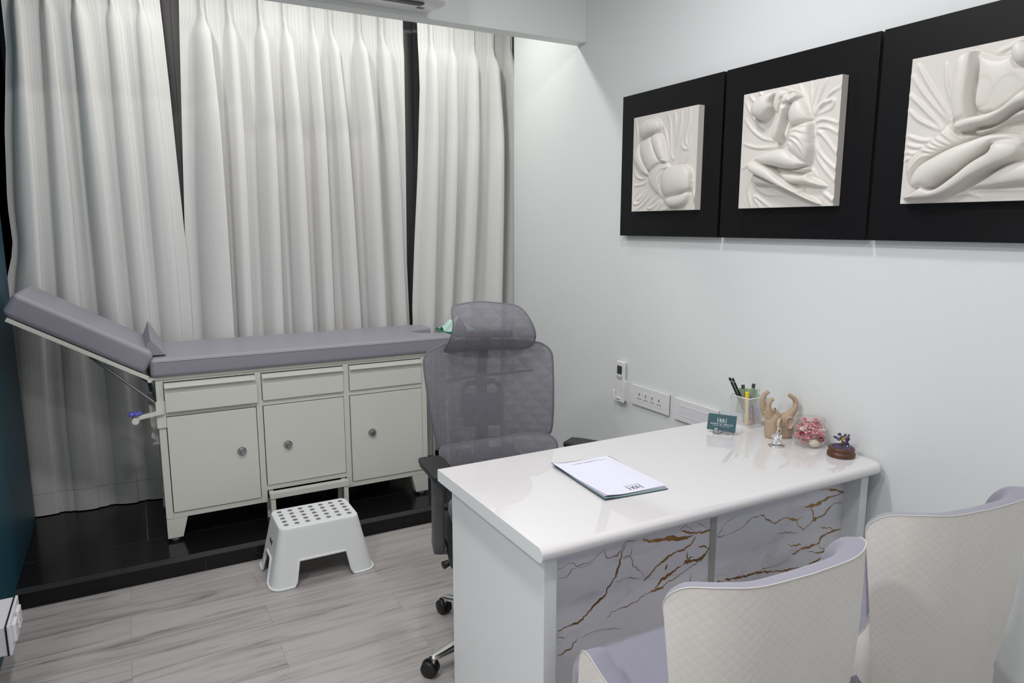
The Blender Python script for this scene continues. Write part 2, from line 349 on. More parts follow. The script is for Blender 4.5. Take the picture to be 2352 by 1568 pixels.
RELIEF = {
 1: dict(parts=[('lat',0,34,[(64, 307), (39, 289), (16, 265), (8, 243), (18, 216), (49, 184), (76, 163), (112, 151), (132, 166), (100, 197), (72, 238), (63, 271), (67, 293)]),
  ('torso',4,42,[(77, 306), (134, 321), (169, 320), (156, 290), (172, 248), (201, 205), (195, 196), (166, 183), (127, 163), (103, 190), (75, 228), (60, 268), (62, 296)]),
  ('arm',8,40,[(146, 286), (137, 311), (151, 326), (173, 327), (196, 315), (214, 290), (228, 246), (239, 207), (240, 196), (209, 201), (183, 225), (160, 262)]),
  ('waist',8,22,[(122, 163), (166, 189), (199, 199), (245, 194), (257, 176), (225, 160), (218, 123), (210, 86), (222, 41), (242, 22), (202, 58), (151, 95), (124, 125), (115, 151)]),
  ('buttock',12,58,[(253, 180), (290, 183), (344, 183), (375, 171), (392, 149), (396, 119), (393, 90), (376, 74), (341, 67), (297, 54), (253, 47), (241, 53), (225, 85), (215, 123), (226, 157)]),
  ('heel',8,42,[(245, 56), (296, 61), (341, 68), (374, 76), (380, 55), (366, 31), (335, 15), (290, 9), (262, 14), (246, 31)]),
  ('head',8,50,[(57, 351), (66, 376), (96, 392), (131, 396), (165, 390), (188, 375), (195, 360), (190, 339), (168, 328), (134, 321), (105, 313), (87, 309), (68, 321), (58, 338)])],
  ridges=[[(222, 396), (242, 369), (251, 314), (256, 237), (270, 210), (281, 220)],
  [(268, 399), (277, 371), (268, 321)],
  [(309, 402), (313, 366), (305, 317), (285, 265)],
  [(357, 404), (362, 360), (345, 304), (343, 271), (353, 256)],
  [(193, 360), (216, 327), (234, 270), (242, 208)],
  [(368, 292), (365, 269), (353, 244), (331, 249), (317, 265)],
  [(335, 186), (355, 208), (372, 230)],
  [(271, 181), (307, 194), (341, 230)],
  [(385, 158), (398, 122), (398, 78), (409, 36), (422, 6)],
  [(17, 177), (34, 153), (67, 141), (95, 146)],
  [(15, 114), (63, 115), (104, 126)],
  [(124, 125), (95, 84), (50, 52), (44, 57), (80, 75)],
  [(130, 112), (106, 77), (56, 37), (18, 34), (17, 64), (58, 99)],
  [(143, 105), (132, 67), (82, 29), (30, 7)],
  [(186, 84), (177, 59), (129, 31), (117, 12), (140, 12), (184, 33), (217, 45)],
  [(222, 38), (194, 20), (175, 1)],
  [(262, 12), (219, 4)],
  [(18, 388), (31, 338), (17, 291)]],
  wraps=[[(129, 125), (143, 153), (176, 185), (209, 195), (245, 193)], [(180, 93), (188, 144), (205, 174), (253, 180)], [(201, 70), (194, 112), (212, 148), (243, 177)], [(166, 189), (194, 207), (242, 208)], [(222, 41), (220, 85), (213, 123)], [(232, 29), (211, 67), (199, 105)]],
  fing=[]),
 2: dict(parts=[('head',18,46,[(61, 338), (64, 360), (82, 379), (113, 395), (149, 400), (179, 398), (176, 384), (161, 374), (152, 363), (154, 344), (143, 327), (124, 311), (108, 305), (82, 312), (67, 323)]),
  ('torso',10,36,[(200, 398), (231, 388), (263, 364), (287, 331), (304, 300), (311, 281), (285, 273), (245, 268), (229, 261), (223, 289), (219, 308), (221, 326), (227, 349), (217, 374)]),
  ('shoulder',16,30,[(173, 401), (200, 400), (228, 384), (218, 368), (203, 355), (194, 332), (184, 309), (174, 314), (160, 334), (157, 359), (163, 377)]),
  ('forearm',26,30,[(197, 362), (214, 363), (234, 354), (232, 336), (219, 308), (210, 273), (204, 249), (194, 228), (181, 221), (170, 228), (167, 240), (175, 271), (185, 300), (194, 329)]),
  ('hand',32,24,[(197, 362), (206, 367), (225, 378), (239, 380), (242, 364), (238, 350), (227, 341), (212, 339)]),
  ('breast',6,24,[(219, 299), (228, 264), (230, 240), (226, 216), (214, 226), (205, 243), (210, 266)]),
  ('hip',12,48,[(230, 261), (263, 272), (310, 278), (317, 251), (322, 218), (326, 191), (319, 159), (307, 137), (273, 151), (240, 184), (221, 201), (226, 219), (232, 240)]),
  ('thigh',20,50,[(221, 201), (184, 198), (125, 190), (88, 177), (68, 161), (73, 144), (98, 155), (128, 148), (173, 140), (221, 129), (267, 126), (303, 134), (310, 142), (279, 163), (247, 190)]),
  ('shin',30,36,[(68, 164), (97, 165), (136, 151), (174, 131), (203, 107), (236, 86), (264, 66), (280, 60), (295, 60), (301, 46), (330, 30), (364, 7), (357, 4), (320, 19), (278, 37), (243, 52), (202, 69), (153, 91), (101, 113), (72, 131), (62, 148)]),
  ('under',8,20,[(169, 140), (221, 127), (267, 126), (304, 131), (312, 121), (283, 114), (238, 116), (198, 120)]),
  ('shin2',12,28,[(190, 123), (245, 115), (291, 105), (309, 112), (320, 109), (323, 97), (351, 83), (382, 64), (377, 60), (338, 66), (297, 75), (248, 78), (216, 94)]),
  ('knee2',12,22,[(75, 124), (118, 109), (169, 87), (198, 73), (154, 75), (112, 80), (84, 85), (70, 102)])],
  ridges=[[(29, 403), (63, 368)],
  [(75, 407), (89, 391)],
  [(9, 384), (47, 330), (88, 290), (114, 271)],
  [(11, 322), (51, 279), (104, 244), (166, 228)],
  [(12, 234), (68, 216), (131, 210), (184, 211)],
  [(12, 145), (63, 167), (125, 190)],
  [(75, 128), (51, 96), (45, 57), (62, 3)],
  [(82, 85), (96, 65), (135, 47), (212, 41)],
  [(105, 2), (77, 33), (81, 42), (107, 28), (151, 1)],
  [(245, 405), (270, 363), (300, 312)],
  [(292, 408), (298, 356), (306, 302)],
  [(318, 409), (307, 355), (308, 305)],
  [(351, 407), (334, 365), (311, 304)],
  [(405, 373), (363, 352), (319, 298)],
  [(309, 290), (331, 322), (375, 336), (385, 328), (373, 310), (333, 299)],
  [(314, 273), (352, 279), (404, 261)],
  [(407, 229), (368, 251), (333, 255), (334, 246), (359, 238)],
  [(318, 242), (353, 227), (409, 163)],
  [(322, 215), (351, 166), (414, 111)],
  [(328, 191), (346, 145), (414, 71)],
  [(311, 133), (339, 96)],
  [(364, 47), (419, 8)]],
  wraps=[[(230, 264), (263, 272), (309, 281)], [(232, 258), (271, 265), (314, 266)], [(233, 249), (272, 253), (315, 240)], [(235, 239), (273, 238), (319, 213)], [(232, 231), (273, 232), (305, 208), (319, 159)], [(231, 222), (259, 225), (291, 201), (316, 157)], [(230, 216), (253, 207), (270, 188)], [(227, 207), (246, 199), (296, 137)]],
  fing=[[(218, 368), (237, 381)], [(226, 362), (251, 374)], [(232, 357), (258, 368)], [(238, 352), (260, 363)]]),
 3: dict(parts=[('chest',10,26,[(173, 398), (199, 384), (234, 367), (260, 366), (280, 376), (296, 378), (335, 375), (361, 318), (346, 273), (309, 258), (274, 241), (254, 227), (235, 230), (204, 234), (190, 253), (188, 293), (191, 341)]),
  ('breast',14,14,[(192, 253), (191, 293), (200, 319), (226, 315), (239, 279), (231, 250), (206, 241)]),
  ('breast2',14,15,[(234, 232), (236, 266), (250, 292), (277, 312), (302, 294), (298, 259), (263, 237), (248, 228)]),
  ('arm',24,38,[(173, 398), (148, 390), (140, 376), (140, 336), (136, 301), (140, 260), (147, 224), (156, 196), (173, 200), (191, 221), (189, 264), (189, 307), (191, 341), (189, 372), (185, 393)]),
  ('head',28,40,[(279, 371), (283, 351), (292, 336), (301, 331), (323, 330), (333, 349), (330, 376), (314, 393), (294, 398), (284, 388)]),
  ('forearm2',18,24,[(197, 186), (241, 192), (277, 207), (313, 227), (339, 229), (329, 206), (278, 196), (243, 178), (216, 172)]),
  ('forearm',30,34,[(150, 212), (171, 218), (193, 225), (221, 227), (248, 231), (274, 241), (308, 268), (333, 278), (340, 242), (312, 230), (277, 212), (246, 197), (213, 193), (174, 187), (156, 193)]),
  ('waist',6,24,[(137, 260), (156, 193), (174, 185), (216, 172), (197, 163), (170, 165), (128, 199), (134, 237)]),
  ('hips',10,32,[(24, 60), (16, 109), (33, 136), (64, 161), (108, 193), (130, 217), (156, 193), (181, 173), (204, 173), (194, 163), (160, 149), (114, 130), (69, 105), (43, 72), (42, 47)]),
  ('thigh',26,46,[(44, 47), (46, 75), (69, 108), (114, 132), (160, 152), (205, 165), (243, 175), (281, 174), (307, 168), (329, 155), (336, 135), (312, 126), (285, 134), (255, 140), (232, 125), (206, 104), (173, 79), (136, 61), (104, 41), (63, 36)]),
  ('shin',32,36,[(254, 148), (283, 154), (314, 151), (331, 135), (328, 114), (305, 96), (264, 82), (216, 59), (172, 32), (131, 15), (78, 8), (15, 11), (14, 18), (44, 28), (72, 45), (84, 49), (104, 39), (128, 46), (168, 74), (206, 104), (232, 119), (253, 131)]),
  ('leg2',12,30,[(184, 31), (238, 61), (289, 92), (326, 99), (378, 96), (383, 42), (332, 42), (268, 36), (213, 33)])],
  ridges=[[(5, 362), (43, 310), (82, 265), (124, 218)],
  [(3, 310), (43, 271), (106, 205)],
  [(4, 267), (40, 234), (101, 200)],
  [(19, 390), (64, 319), (129, 226)],
  [(99, 378), (111, 311), (134, 261)],
  [(6, 195), (46, 178), (78, 175)],
  [(7, 170), (31, 161), (54, 159)],
  [(5, 148), (26, 143), (42, 144)],
  [(6, 125), (27, 133)],
  [(162, 17), (191, 22), (226, 15)],
  [(126, 9), (213, 30), (334, 28)],
  [(232, 380), (258, 388), (283, 397)],
  [(260, 372), (280, 379), (296, 386)]],
  wraps=[[(107, 199), (130, 184), (153, 164)], [(96, 188), (116, 171), (148, 153)], [(84, 177), (111, 159), (137, 148)], [(69, 170), (96, 153), (128, 144)], [(54, 156), (88, 143), (119, 137)], [(31, 89), (67, 127), (114, 132)], [(137, 204), (157, 181), (176, 168), (169, 177)]],
  fing=[]),
}
VEINS = [(2.2,[(910, 628), (947, 640), (968, 624), (1009, 625), (1053, 649), (1057, 654)]),
 (1.5,[(910, 605), (938, 602), (952, 620), (995, 618), (1016, 625)]),
 (3.0,[(1058, 646), (1063, 625), (1093, 622), (1108, 634), (1123, 652), (1133, 657), (1164, 654)]),
 (6.0,[(1128, 651), (1114, 628), (1107, 595), (1095, 563), (1071, 538), (1061, 518), (1039, 509), (1017, 491), (983, 465), (940, 463), (910, 457)]),
 (9.8,[(1185, 652), (1207, 642), (1240, 635), (1284, 632), (1324, 621), (1358, 620), (1387, 625), (1440, 620)]),
 (6.0,[(1322, 646), (1363, 630), (1398, 627)]),
 (6.0,[(1381, 617), (1365, 597), (1337, 588), (1297, 585), (1270, 573), (1232, 555), (1212, 533), (1190, 527)]),
 (8.2,[(1437, 571), (1426, 555), (1403, 541), (1345, 546), (1311, 531), (1256, 512), (1235, 495), (1213, 487)]),
 (2.2,[(1441, 556), (1404, 537), (1357, 524), (1312, 507), (1257, 489), (1203, 485), (1171, 471), (1129, 464), (1083, 464), (1068, 445)]),
 (3.0,[(1352, 575), (1350, 554), (1373, 556)]),
 (2.2,[(1119, 609), (1135, 615), (1148, 603), (1154, 579), (1178, 559), (1195, 542)]),
 (1.5,[(1096, 545), (1126, 550), (1147, 549), (1174, 538)]),
 (4.5,[(1269, 539), (1279, 555)]),
 (4.5,[(1392, 581), (1413, 579), (1439, 564)]),
 (1.5,[(1370, 507), (1366, 480), (1349, 465)]),
 (6.8,[(1219, 485), (1268, 489)]),
 (3.8,[(911, 387), (951, 396), (979, 423)]),
 (2.2,[(910, 444), (922, 436), (934, 429)]),
 (1.5,[(1385, 656), (1415, 638), (1440, 623)]),
 (1.5,[(1317, 647), (1339, 659), (1375, 632)]),
 (1.5,[(984, 417), (1023, 423), (1054, 421), (1115, 405)]),
 (2.2,[(1149, 638), (1145, 612), (1124, 608)]),
 (3.8,[(1463, 594), (1515, 592), (1565, 601), (1607, 626), (1653, 626), (1667, 611), (1710, 584), (1743, 595), (1778, 590), (1807, 574), (1828, 580), (1842, 582)]),
 (10.5,[(1643, 628), (1663, 619)]),
 (4.5,[(1807, 574), (1816, 557), (1847, 535), (1874, 549), (1895, 561), (1939, 567), (1981, 596), (2034, 593)]),
 (10.5,[(1839, 613), (1883, 610), (1919, 613), (1955, 622), (1992, 624)]),
 (3.8,[(1985, 622), (2038, 627), (1991, 641), (1951, 654), (1907, 657)]),
 (6.8,[(1944, 654), (2038, 627)]),
 (3.8,[(1888, 562), (1885, 589), (1869, 602)]),
 (1.5,[(1463, 599), (1500, 634), (1536, 645)]),
 (6.8,[(1463, 450), (1513, 447), (1576, 440), (1622, 439), (1689, 430), (1759, 415), (1830, 410), (1876, 391)]),
 (6.0,[(1797, 460), (1839, 471), (1890, 470), (1927, 470), (1932, 490), (1969, 497), (2045, 500)]),
 (3.8,[(1772, 505), (1794, 492), (1837, 487)]),
 (11.2,[(1882, 406), (1925, 411), (1962, 418), (2039, 417)]),
 (33.0,[(1975, 372), (2004, 387), (2040, 411)]),
 (4.5,[(1869, 456), (1930, 437), (1976, 431), (2038, 433)]),
 (12.0,[(1899, 377), (1944, 380), (1982, 376)]),
 (1.5,[(1784, 450), (1757, 441), (1688, 443), (1622, 439), (1577, 435)]),
 (4.5,[(1928, 525), (1982, 513), (1999, 502)]),
 (9.0,[(1748, 384), (1770, 389)]),
 (2.2,[(1849, 371), (1803, 393), (1790, 381)]),
 (12.0,[(1888, 560), (1906, 564)]),
 (9.0,[(1778, 588), (1811, 576)]),
 (10.5,[(1924, 465), (1929, 482)]),
 (2.2,[(1719, 552), (1775, 542), (1819, 530)]),
 (3.8,[(1928, 459), (1977, 426), (2043, 388)]),
 ]
# ================================================================ room shell
XL, XR, YB, YW = -.49, 2.10, -2.6, 3.185
XBAY, YBAY = -1.85, 2.2  # unseen bay, assumed so that more light reaches the desk side
fl = sempty('floor', 'grey wood plank floor')
obj('subfloor', B().box(XBAY - .1, XR + .2, YB - .2, 4.5, -.06, -.006), M_grout, fl)
pl = None
rows = []
y = 3.073 + .155
k = 0
while y > YB:
    y0, y1 = y - .155, min(y, YW)
    off = -.094 if k % 2 == 0 else .381
    xs = [off + .95 * i for i in range(-3, 5)]; xlim = XL if y0 > YBAY - .16 else XBAY
    for a, b_ in zip(xs[:-1], xs[1:]):
        a2, b2 = max(a, xlim), min(b_, XR)
        if b2 - a2 < .02: continue
        w_, d_ = b2 - a2 - .0006, y1 - y0 - .0004
        me = B().box(-w_ / 2, w_ / 2, -d_ / 2, d_ / 2, -.006, 0)
        o = obj('plank', me, M_plank, fl, loc=((a2 + b2) / 2, (y0 + y1) / 2, 0))
    y -= .155; k += 1
struct(obj('wall_right', B().box(XR, XR + .15, YB, 3.82, -.06, CEIL), M_wall), 'pale mint painted side wall')
struct(obj('wall_left', B().box(XL - .15, XL, YBAY, 3.95, -.06, CEIL), M_teal), 'dark teal painted side wall')
struct(obj('wall_bay_end', B().box(XBAY, XL - .15, YBAY, YBAY + .1, -.06, CEIL), M_wall), 'assumed plain wall beside the teal wall, out of view, added for the light')
struct(obj('wall_bay_left', B().box(XBAY - .1, XBAY, YB, YBAY, -.06, CEIL), M_wall), 'assumed plain wall left of the viewer, out of view, added for the light')
struct(obj('wall_back', B().box(XBAY - .1, XR + .15, YB - .1, YB, -.06, CEIL), M_wall), 'plain wall behind the viewer')
struct(obj('ceiling', B().box(XBAY - .1, XR + .6, YB - .1, 4.5, CEIL, CEIL + .1), M_ceil), 'plain white ceiling')
struct(obj('trim_2', B().box(XL, XR, 3.07, 3.15, 2.405, CEIL), M_pelmet, bevel=.002), 'pale painted pelmet boxing above the curtains')
# window recess behind the curtains
struct(obj('wall_far', B().box(XL - .6, XR + .6, 4.36, 4.46, -.06, CEIL), M_black), 'dark outer wall of the window recess')
struct(obj('wall_recess_left', B().box(XL - .6, XL - .5, 3.95, 4.36, -.06, CEIL), M_black), 'dark left cheek of the window recess')
struct(obj('wall_recess_right', B().box(XR + .5, XR + .6, 3.82, 4.36, -.06, CEIL), M_wall), 'right cheek of the window recess')
win = sempty('window_1', 'black framed night window behind the curtains')
xm = [-.95, .285, 1.575, 2.55]
for a, b_ in zip(xm[:-1], xm[1:]):
    obj('pane', B().box(a + .03, b_ - .03, 4.30, 4.31, .1, 2.8), M_glassn, win)
for x in xm:
    obj('window_frame', B().box(x - .085, x + .085, 4.13, 4.31, .078, CEIL), M_blackm, win, bevel=.004)
    obj('sash_rib', B().box(x + .004, x + .05, 4.118, 4.132, .078, CEIL), M_blackm, win, bevel=.003)
for z in (.1, 2.81):
    obj('window_rail', B().box(-.95, 2.55, 4.25, 4.33, z - .03, z + .03), M_blackm, win)
# ---------------------------------------------------------------- black granite step
ZS = .077
st = sempty('trim_1', 'low black granite step platform under the couch')
obj('core', B().box(XL, XR, 3.2142, 4.36, -.05, ZS - .0012), M_grout, st)
obj('core', B().box(XL, XR, 3.19, 3.2142, -.05, ZS - .012), M_grout, st)
obj('core', B().box(XL - .5, XL, 3.951, 4.36, -.05, ZS - .012), M_grout, st)
obj('core', B().box(XR, XR + .5, 3.821, 4.36, -.05, ZS - .012), M_grout, st)
for a, b_ in ((XL, .20), (.202, 1.12), (1.122, XR)):
    obj('riser_slab', B().box(a, b_, 3.183, 3.19, -.004, ZS - .012), M_granite, st)
obj('nosing', B().prism([(3.180, ZS - .012), (3.205, ZS - .012), (3.214, ZS - .001), (3.180, ZS - .008)], 'x', XL, XR), M_granite2, st)
for a, b_, c_, d_ in ((XL, .62, 3.2145, 3.4585), (.622, 1.55, 3.2145, 3.4585), (1.552, XR, 3.2145, 3.4585),
                      (XL, -.016, 3.4625, 4.36), (-.0135, .9, 3.4625, 4.36), (.902, 1.75, 3.4625, 4.36), (1.752, XR, 3.4625, 4.36)):
    obj('granite_tile', B().box(a + .0005, b_ - .0005, c_, d_, ZS - .0012, ZS), M_granite, st)
obj('granite_tile', B().box(XL - .5, XL - .001, 3.952, 4.36, ZS - .012, ZS), M_granite, st)
obj('granite_tile', B().box(XR + .001, XR + .5, 3.822, 4.36, ZS - .012, ZS), M_granite, st)
# ---------------------------------------------------------------- ceiling lamp fittings
M_em = bpy.data.materials.new('lamp_diffuser'); M_em.use_nodes = True
M_em.node_tree.nodes['Principled BSDF'].inputs['Emission Color'].default_value = (1, .98, .95, 1)
M_em.node_tree.nodes['Principled BSDF'].inputs['Emission Strength'].default_value = 3
dl_lab = ['over the spot behind the viewer', 'above the visitor chairs', 'by the teal wall in front of the desk', 'above the swivel chair', 'by the teal wall near the couch', 'added in an assumed bay left of the viewer to light the desk side']
for (x, y, p, s), lb in zip(LAMPS, dl_lab):
    t = thing('ceiling_downlight', 'round white ceiling downlight ' + lb, 'lamp', (x, y, CEIL), 0, 'ceiling downlights')
    obj('rim', B().lathe([(s / 2 + .012, 0), (s / 2 + .012, -.012), (s / 2, -.014), (s / 2, 0)], 32), M_white, t, smooth=True)
    obj('diffuser', B().lathe([(s / 2, -.003), (s / 2, -.008)], 32), M_em, t)
for i, (x, y, p) in enumerate(COVE):
    t = thing('cove_downlight', ['left', 'middle', 'right'][i] + ' one of three small downlights hidden behind the pelmet', 'lamp', (x, y, CEIL), 0, 'downlights behind the pelmet')
    obj('rim', B().lathe([(.072, 0), (.072, -.012), (.06, -.014), (.06, 0)], 24), M_white, t, smooth=True)
    obj('diffuser', B().lathe([(.06, -.003), (.06, -.008)], 24), M_em, t)

# ================================================================ curtains
ZT, ZP, ZB = 2.67, 2.545, .082
def curtain(label, pleats, edge_l, edge_r, y0, zb=ZB, drape=.075, seed=1, fade=None):
    """pleats: (x at pinch, x low down, strength); edges: list of (z, x)"""
    r_ = np.random.default_rng(seed)
    t = thing('curtain', label, 'curtain', (0, 0, 0), 0, 'white window curtains')
    zs = np.concatenate([np.linspace(ZT, ZP + .02, 5), np.linspace(ZP + .008, ZP - .03, 5), np.linspace(ZP - .05, ZP - .5, 16), np.linspace(ZP - .55, zb + .14, 26), np.linspace(zb + .11, zb, 5)])
    n = len(pleats); ph = r_.uniform(0, 6, n + 1); amp = r_.uniform(.8, 1.2, n); wid = r_.uniform(.85, 1.15, n)
    rows = []
    for z in zs:
        low = np.clip((ZP - z) / (ZP - 1.0), 0, 1.3); d = ZP - z
        c = np.array([a + (b_ - a) * low for a, b_, s_ in pleats])
        xl = np.interp(-z, [-q[0] for q in edge_l], [q[1] for q in edge_l]); xr = np.interp(-z, [-q[0] for q in edge_r], [q[1] for q in edge_r])
        op = float(.58 * sstep(d / .10) + .42 * sstep(d / 1.0))
        fd = 1.0 if fade is None else float(fade(z))
        m = np.concatenate([[xl], (c[:-1] + c[1:]) / 2 + .010 * op, [xr]])
        row = []
        def put(x, h, i):
            wob = op * (.010 * math.sin(13 * x + ph[i] + 1.1 * z) + .014 * math.sin(3.1 * x + seed + .5 * z))
            row.append((x + .18 * h * min(1, op * 1.5), y0 - h + wob, z))
        for i in range(n):
            s_ = pleats[i][2]
            wl = max(.013, (c[i] - m[i]) * (.15 + .50 * op) * wid[i]); wr = max(.013, (m[i + 1] - c[i]) * (.15 + .40 * op))
            wl = min(wl, c[i] - m[i] - .002)
            D = (.028 + (drape * amp[i] * s_ - .028) * float(.45 * sstep(d / .12) + .55 * sstep(d / .6))) if d > 0 else .026
            D *= fd if d > .3 else 1
            pl_, pr_ = (2.2, 5.0) if d > 0 else (2, 2)
            for k_ in range(3): put(m[i] + (c[i] - wl - m[i]) * k_ / 3, 0, i)
            for k_ in range(15):
                tt = -math.cos(PI * k_ / 14); w_ = wl if tt < 0 else wr
                h = D * max(0, 1 - abs(tt) ** (pl_ if tt < 0 else pr_)) ** .62
                if d < -.01: h += -.010 * math.exp(-(tt * 4) ** 2)
                put(c[i] + tt * w_, h, i)
            for k_ in range(1, 3 + (i == n - 1)): put(c[i] + wr + (m[i + 1] - c[i] - wr) * k_ / 3, 0, i)
        rows.append(row)
    nu = len(rows[0]); mid = np.array(rows[30]); cu = np.concatenate([[0], np.cumsum(np.linalg.norm(np.diff(mid[:, :2], axis=0), axis=1))])
    def piece(name, i0, i1):
        b_ = B(); b_.grid([rows[i] for i in range(i0, i1)])
        for ii, i in enumerate(range(i0, i1)):
            for j in range(nu): b_.uv[ii * nu + j] = (cu[j], zs[i])
        return obj(name, b_, M_curtain, t, smooth=True)
    piece('heading_band', 0, 6); piece('drape', 5, len(zs) - 4); h_ = piece('hem', len(zs) - 5, len(zs)); h_.location.y = -.004
    return t
curtain('left curtain, falling to the floor beside the teal wall behind the raised couch back',
        [(-.345, -.42, .9), (-.235, -.27, .9), (-.115, -.09, .9), (.03, .04, .8), (.15, .16, .5)],
        [(2.7, -.40), (2.29, -.403), (1.92, -.444), (1.6, -.466), (1.40, -.462), (1.26, -.50), (1.1, -.53), (.08, -.53)],
        [(2.7, .232), (2.17, .25), (1.76, .26), (1.32, .272), (.8, .27), (.08, .25)], 4.0, seed=3, drape=.055, fade=lambda z: .3 + .7 * sstep((z - .5) / .8))
curtain('wide middle curtain with eight pinch pleats behind the couch',
        [(.425, .43, 1.0), (.55, .52, .8), (.702, .675, 1.0), (.823, .835, 1.0), (.966, .96, .9), (1.062, 1.115, 1.0), (1.221, 1.245, 1.0), (1.345, 1.40, .6)],
        [(2.7, .327), (1.97, .294), (1.32, .265), (.9, .254), (.08, .25)],
        [(2.7, 1.482), (1.8, 1.475), (1.29, 1.471), (.9, 1.481), (.08, 1.485)], 4.01, seed=11, zb=.1, drape=.11)
curtain('narrow right curtain hanging beside the mint wall behind the swivel chair',
        [(1.636, 1.57, .8), (1.764, 1.68, .9), (1.902, 1.80, 1.0), (2.031, 1.99, 1.0), (2.157, 2.12, .9)],
        [(2.7, 1.557), (2.29, 1.564), (1.8, 1.54), (1.4, 1.511), (1.03, 1.487), (.08, 1.49)],
        [(2.7, 2.25), (.08, 2.22)], 3.985, seed=5, zb=.1, drape=.10)
t = thing('curtain_track', 'white curtain rail on the ceiling behind the pelmet', 'curtain rail')
obj('rail', B().box(-.5, 2.3, 3.955, 3.985, ZT + .02, ZT + .05), M_white, t)
for x in (-.3, .6, 1.5, 2.2): obj('bracket', B().box(x - .01, x + .01, 3.96, 3.98, ZT + .05, CEIL), M_white, t)

# ================================================================ air conditioner on the pelmet
t = thing('air_conditioner', 'white split air conditioner mounted high on the pelmet', 'air conditioner')
prof = [(3.07, 2.425), (3.0, 2.421), (2.935, 2.410), (2.885, 2.412), (2.855, 2.425), (2.84, 2.455), (2.835, 2.52), (2.84, 2.68), (2.87, 2.715), (3.07, 2.715)]
obj('body', B().prism(prof, 'x', .45, 1.249), M_white, t, bevel=.006)
obj('end_cap', B().prism([(a - .002 * (a < 3.06), b_ - .001) for a, b_ in prof[2:-1]], 'x', 1.215, 1.252), M_white, t, bevel=.006)
obj('louvre', B().obox((.80, 2.905, 2.409), (.72, .05, .006), Matrix.Rotation(.12, 3, 'X')), M_blackp, t)
obj('rating_label', B().box(1.16, 1.19, 2.95, 2.975, 2.4125, 2.414), M_greyrub, t)

# ================================================================ examination couch
cx = thing('examination_couch', 'cream steel examination couch with grey padded top, drawers and raised back', 'couch', (0, 0, 0))
X0, X1, Y0, Y1 = .066, 1.336, 3.39, 3.86
posts = [(X0, .096), (.481, .508), (.895, .923), (1.308, X1)]
fb = B()
for a, b_ in posts: fb.box(a, b_, Y0, Y0 + .03, .185, .832)
for a, b_ in ((.096, .481), (.508, .895), (.923, 1.308)):
    fb.box(a, b_, Y0 + .001, Y0 + .03, .820, .832); fb.box(a, b_, Y0 + .001, Y0 + .03, .663, .688)
for a, b_ in ((.096, .481), (.923, 1.308)): fb.box(a, b_, Y0 + .001, Y0 + .03, .185, .212)
fb.box(.508, .895, Y0 + .001, Y0 + .03, .243, .267)
obj('front_frame', fb, M_metaled, cx, bevel=.0015)
obj('carcass', B().box(X0 + .002, X1 - .002, Y0 + .03, Y1, .19, .83), M_metaled, cx)
obj('gap_shade_liner', B().box(X0 + .01, X1 - .01, Y0 + .0135, Y0 + .0295, .215, .819).box(.09, 1.31, Y0 + .0135, Y0 + .0295, .2, .7), M_dark, cx)  # dark liner, paints shade into the gaps around doors and drawers
obj('top_rail', B().box(.045, 1.36, Y0 - .006, Y1 + .002, .832, .846), M_metaled, cx, bevel=.002)
for (a, b_, pull, dz) in ((.0985, .4795, .016, 0), (.5105, .893, .006, 0), (.9255, 1.306, .004, 0)):
    d = obj('drawer', B().box(a, b_, Y0 - pull + .004, Y0 + .013, .691, .815), M_metalw, cx)
    obj('drawer_front', B().box(a, b_ + (.006 if pull > .01 else 0), Y0 - pull - .006, Y0 - pull + .004, .690 - (.004 if pull > .01 else 0), .772), M_metalw, d, bevel=.0015)
    obj('finger_lip', B().prism([(Y0 - pull - .004, .812), (Y0 - pull - .018, .800), (Y0 - pull - .018, .797), (Y0 - pull + .002, .803), (Y0 - pull + .004, .816)], 'x', a, b_), M_metalw, d, bevel=.001)
def knob(x, z, yf, par):
    k_ = B(); prof = [(.0205, 0), (.0205, .004), (.019, .006), (.015, .007), (.0155, .014), (.0135, .018), (.009, .017), (.0075, .021), (.0, .021)]
    k_.lathe(prof, 20)
    o = obj('knob', k_, M_steel, par, loc=(x, yf, z), rot=(PI / 2, 0, 0))
    o['label'] = 'round chrome lock knob'
for (a, b_, z0, z1, kx) in ((.0990, .4775, .2150, .6600, .404), (.5110, .8920, .2700, .6600, .614), (.9260, 1.3055, .2150, .6600, 1.033)):
    d = obj('door', B().box(a, b_, Y0 - .006, Y0 + .012, z0, z1), M_metalw, cx, bevel=.0015)
    knob(kx, .459, Y0 - .006, d)
def leg(x0, x1, yy, inner):
    lo = (x0, x1 - .025) if inner > 0 else (x0 + .022, x1)
    b_ = B()
    P = [(x0, .188), (x1, .188), (lo[1], ZS + .014), (lo[0], ZS + .014)]
    b_.prism(P, 'y', yy, yy + .045)
    o = obj('leg', b_, M_metaled, cx, bevel=.0015)
    obj('foot_pad', B().lathe([(.018, ZS), (.02, ZS + .004), (.018, ZS + .014)], 16, c=((lo[0] + lo[1]) / 2, yy + .022, 0)), M_greyrub, o, smooth=True)
for yy in (Y0 + .002, Y1 - .05): leg(X0, .155, yy, 1); leg(1.245, X1, yy, -1)
# pull-out foot step frame below the middle door
sf = B()
sf.box(.512, .890, 3.335, 3.365, .215, .241).box(.512, .890, 3.335, 3.372, .2405, .2425)
for a in (.514, .866): sf.box(a, a + .022, 3.34, 3.362, ZS, .216)
for a in (.514, .866): sf.box(a, a + .022, 3.34, 3.80, .218, .238)
sf.box(.512, .890, 3.46, 3.48, .20, .225)
for a in (.514, .866): sf.box(a, a + .022, 3.46, 3.48, ZS, .216)
o = obj('pull_out_step', sf, M_metaled, cx, bevel=.002); o['label'] = 'cream steel pull-out step frame'
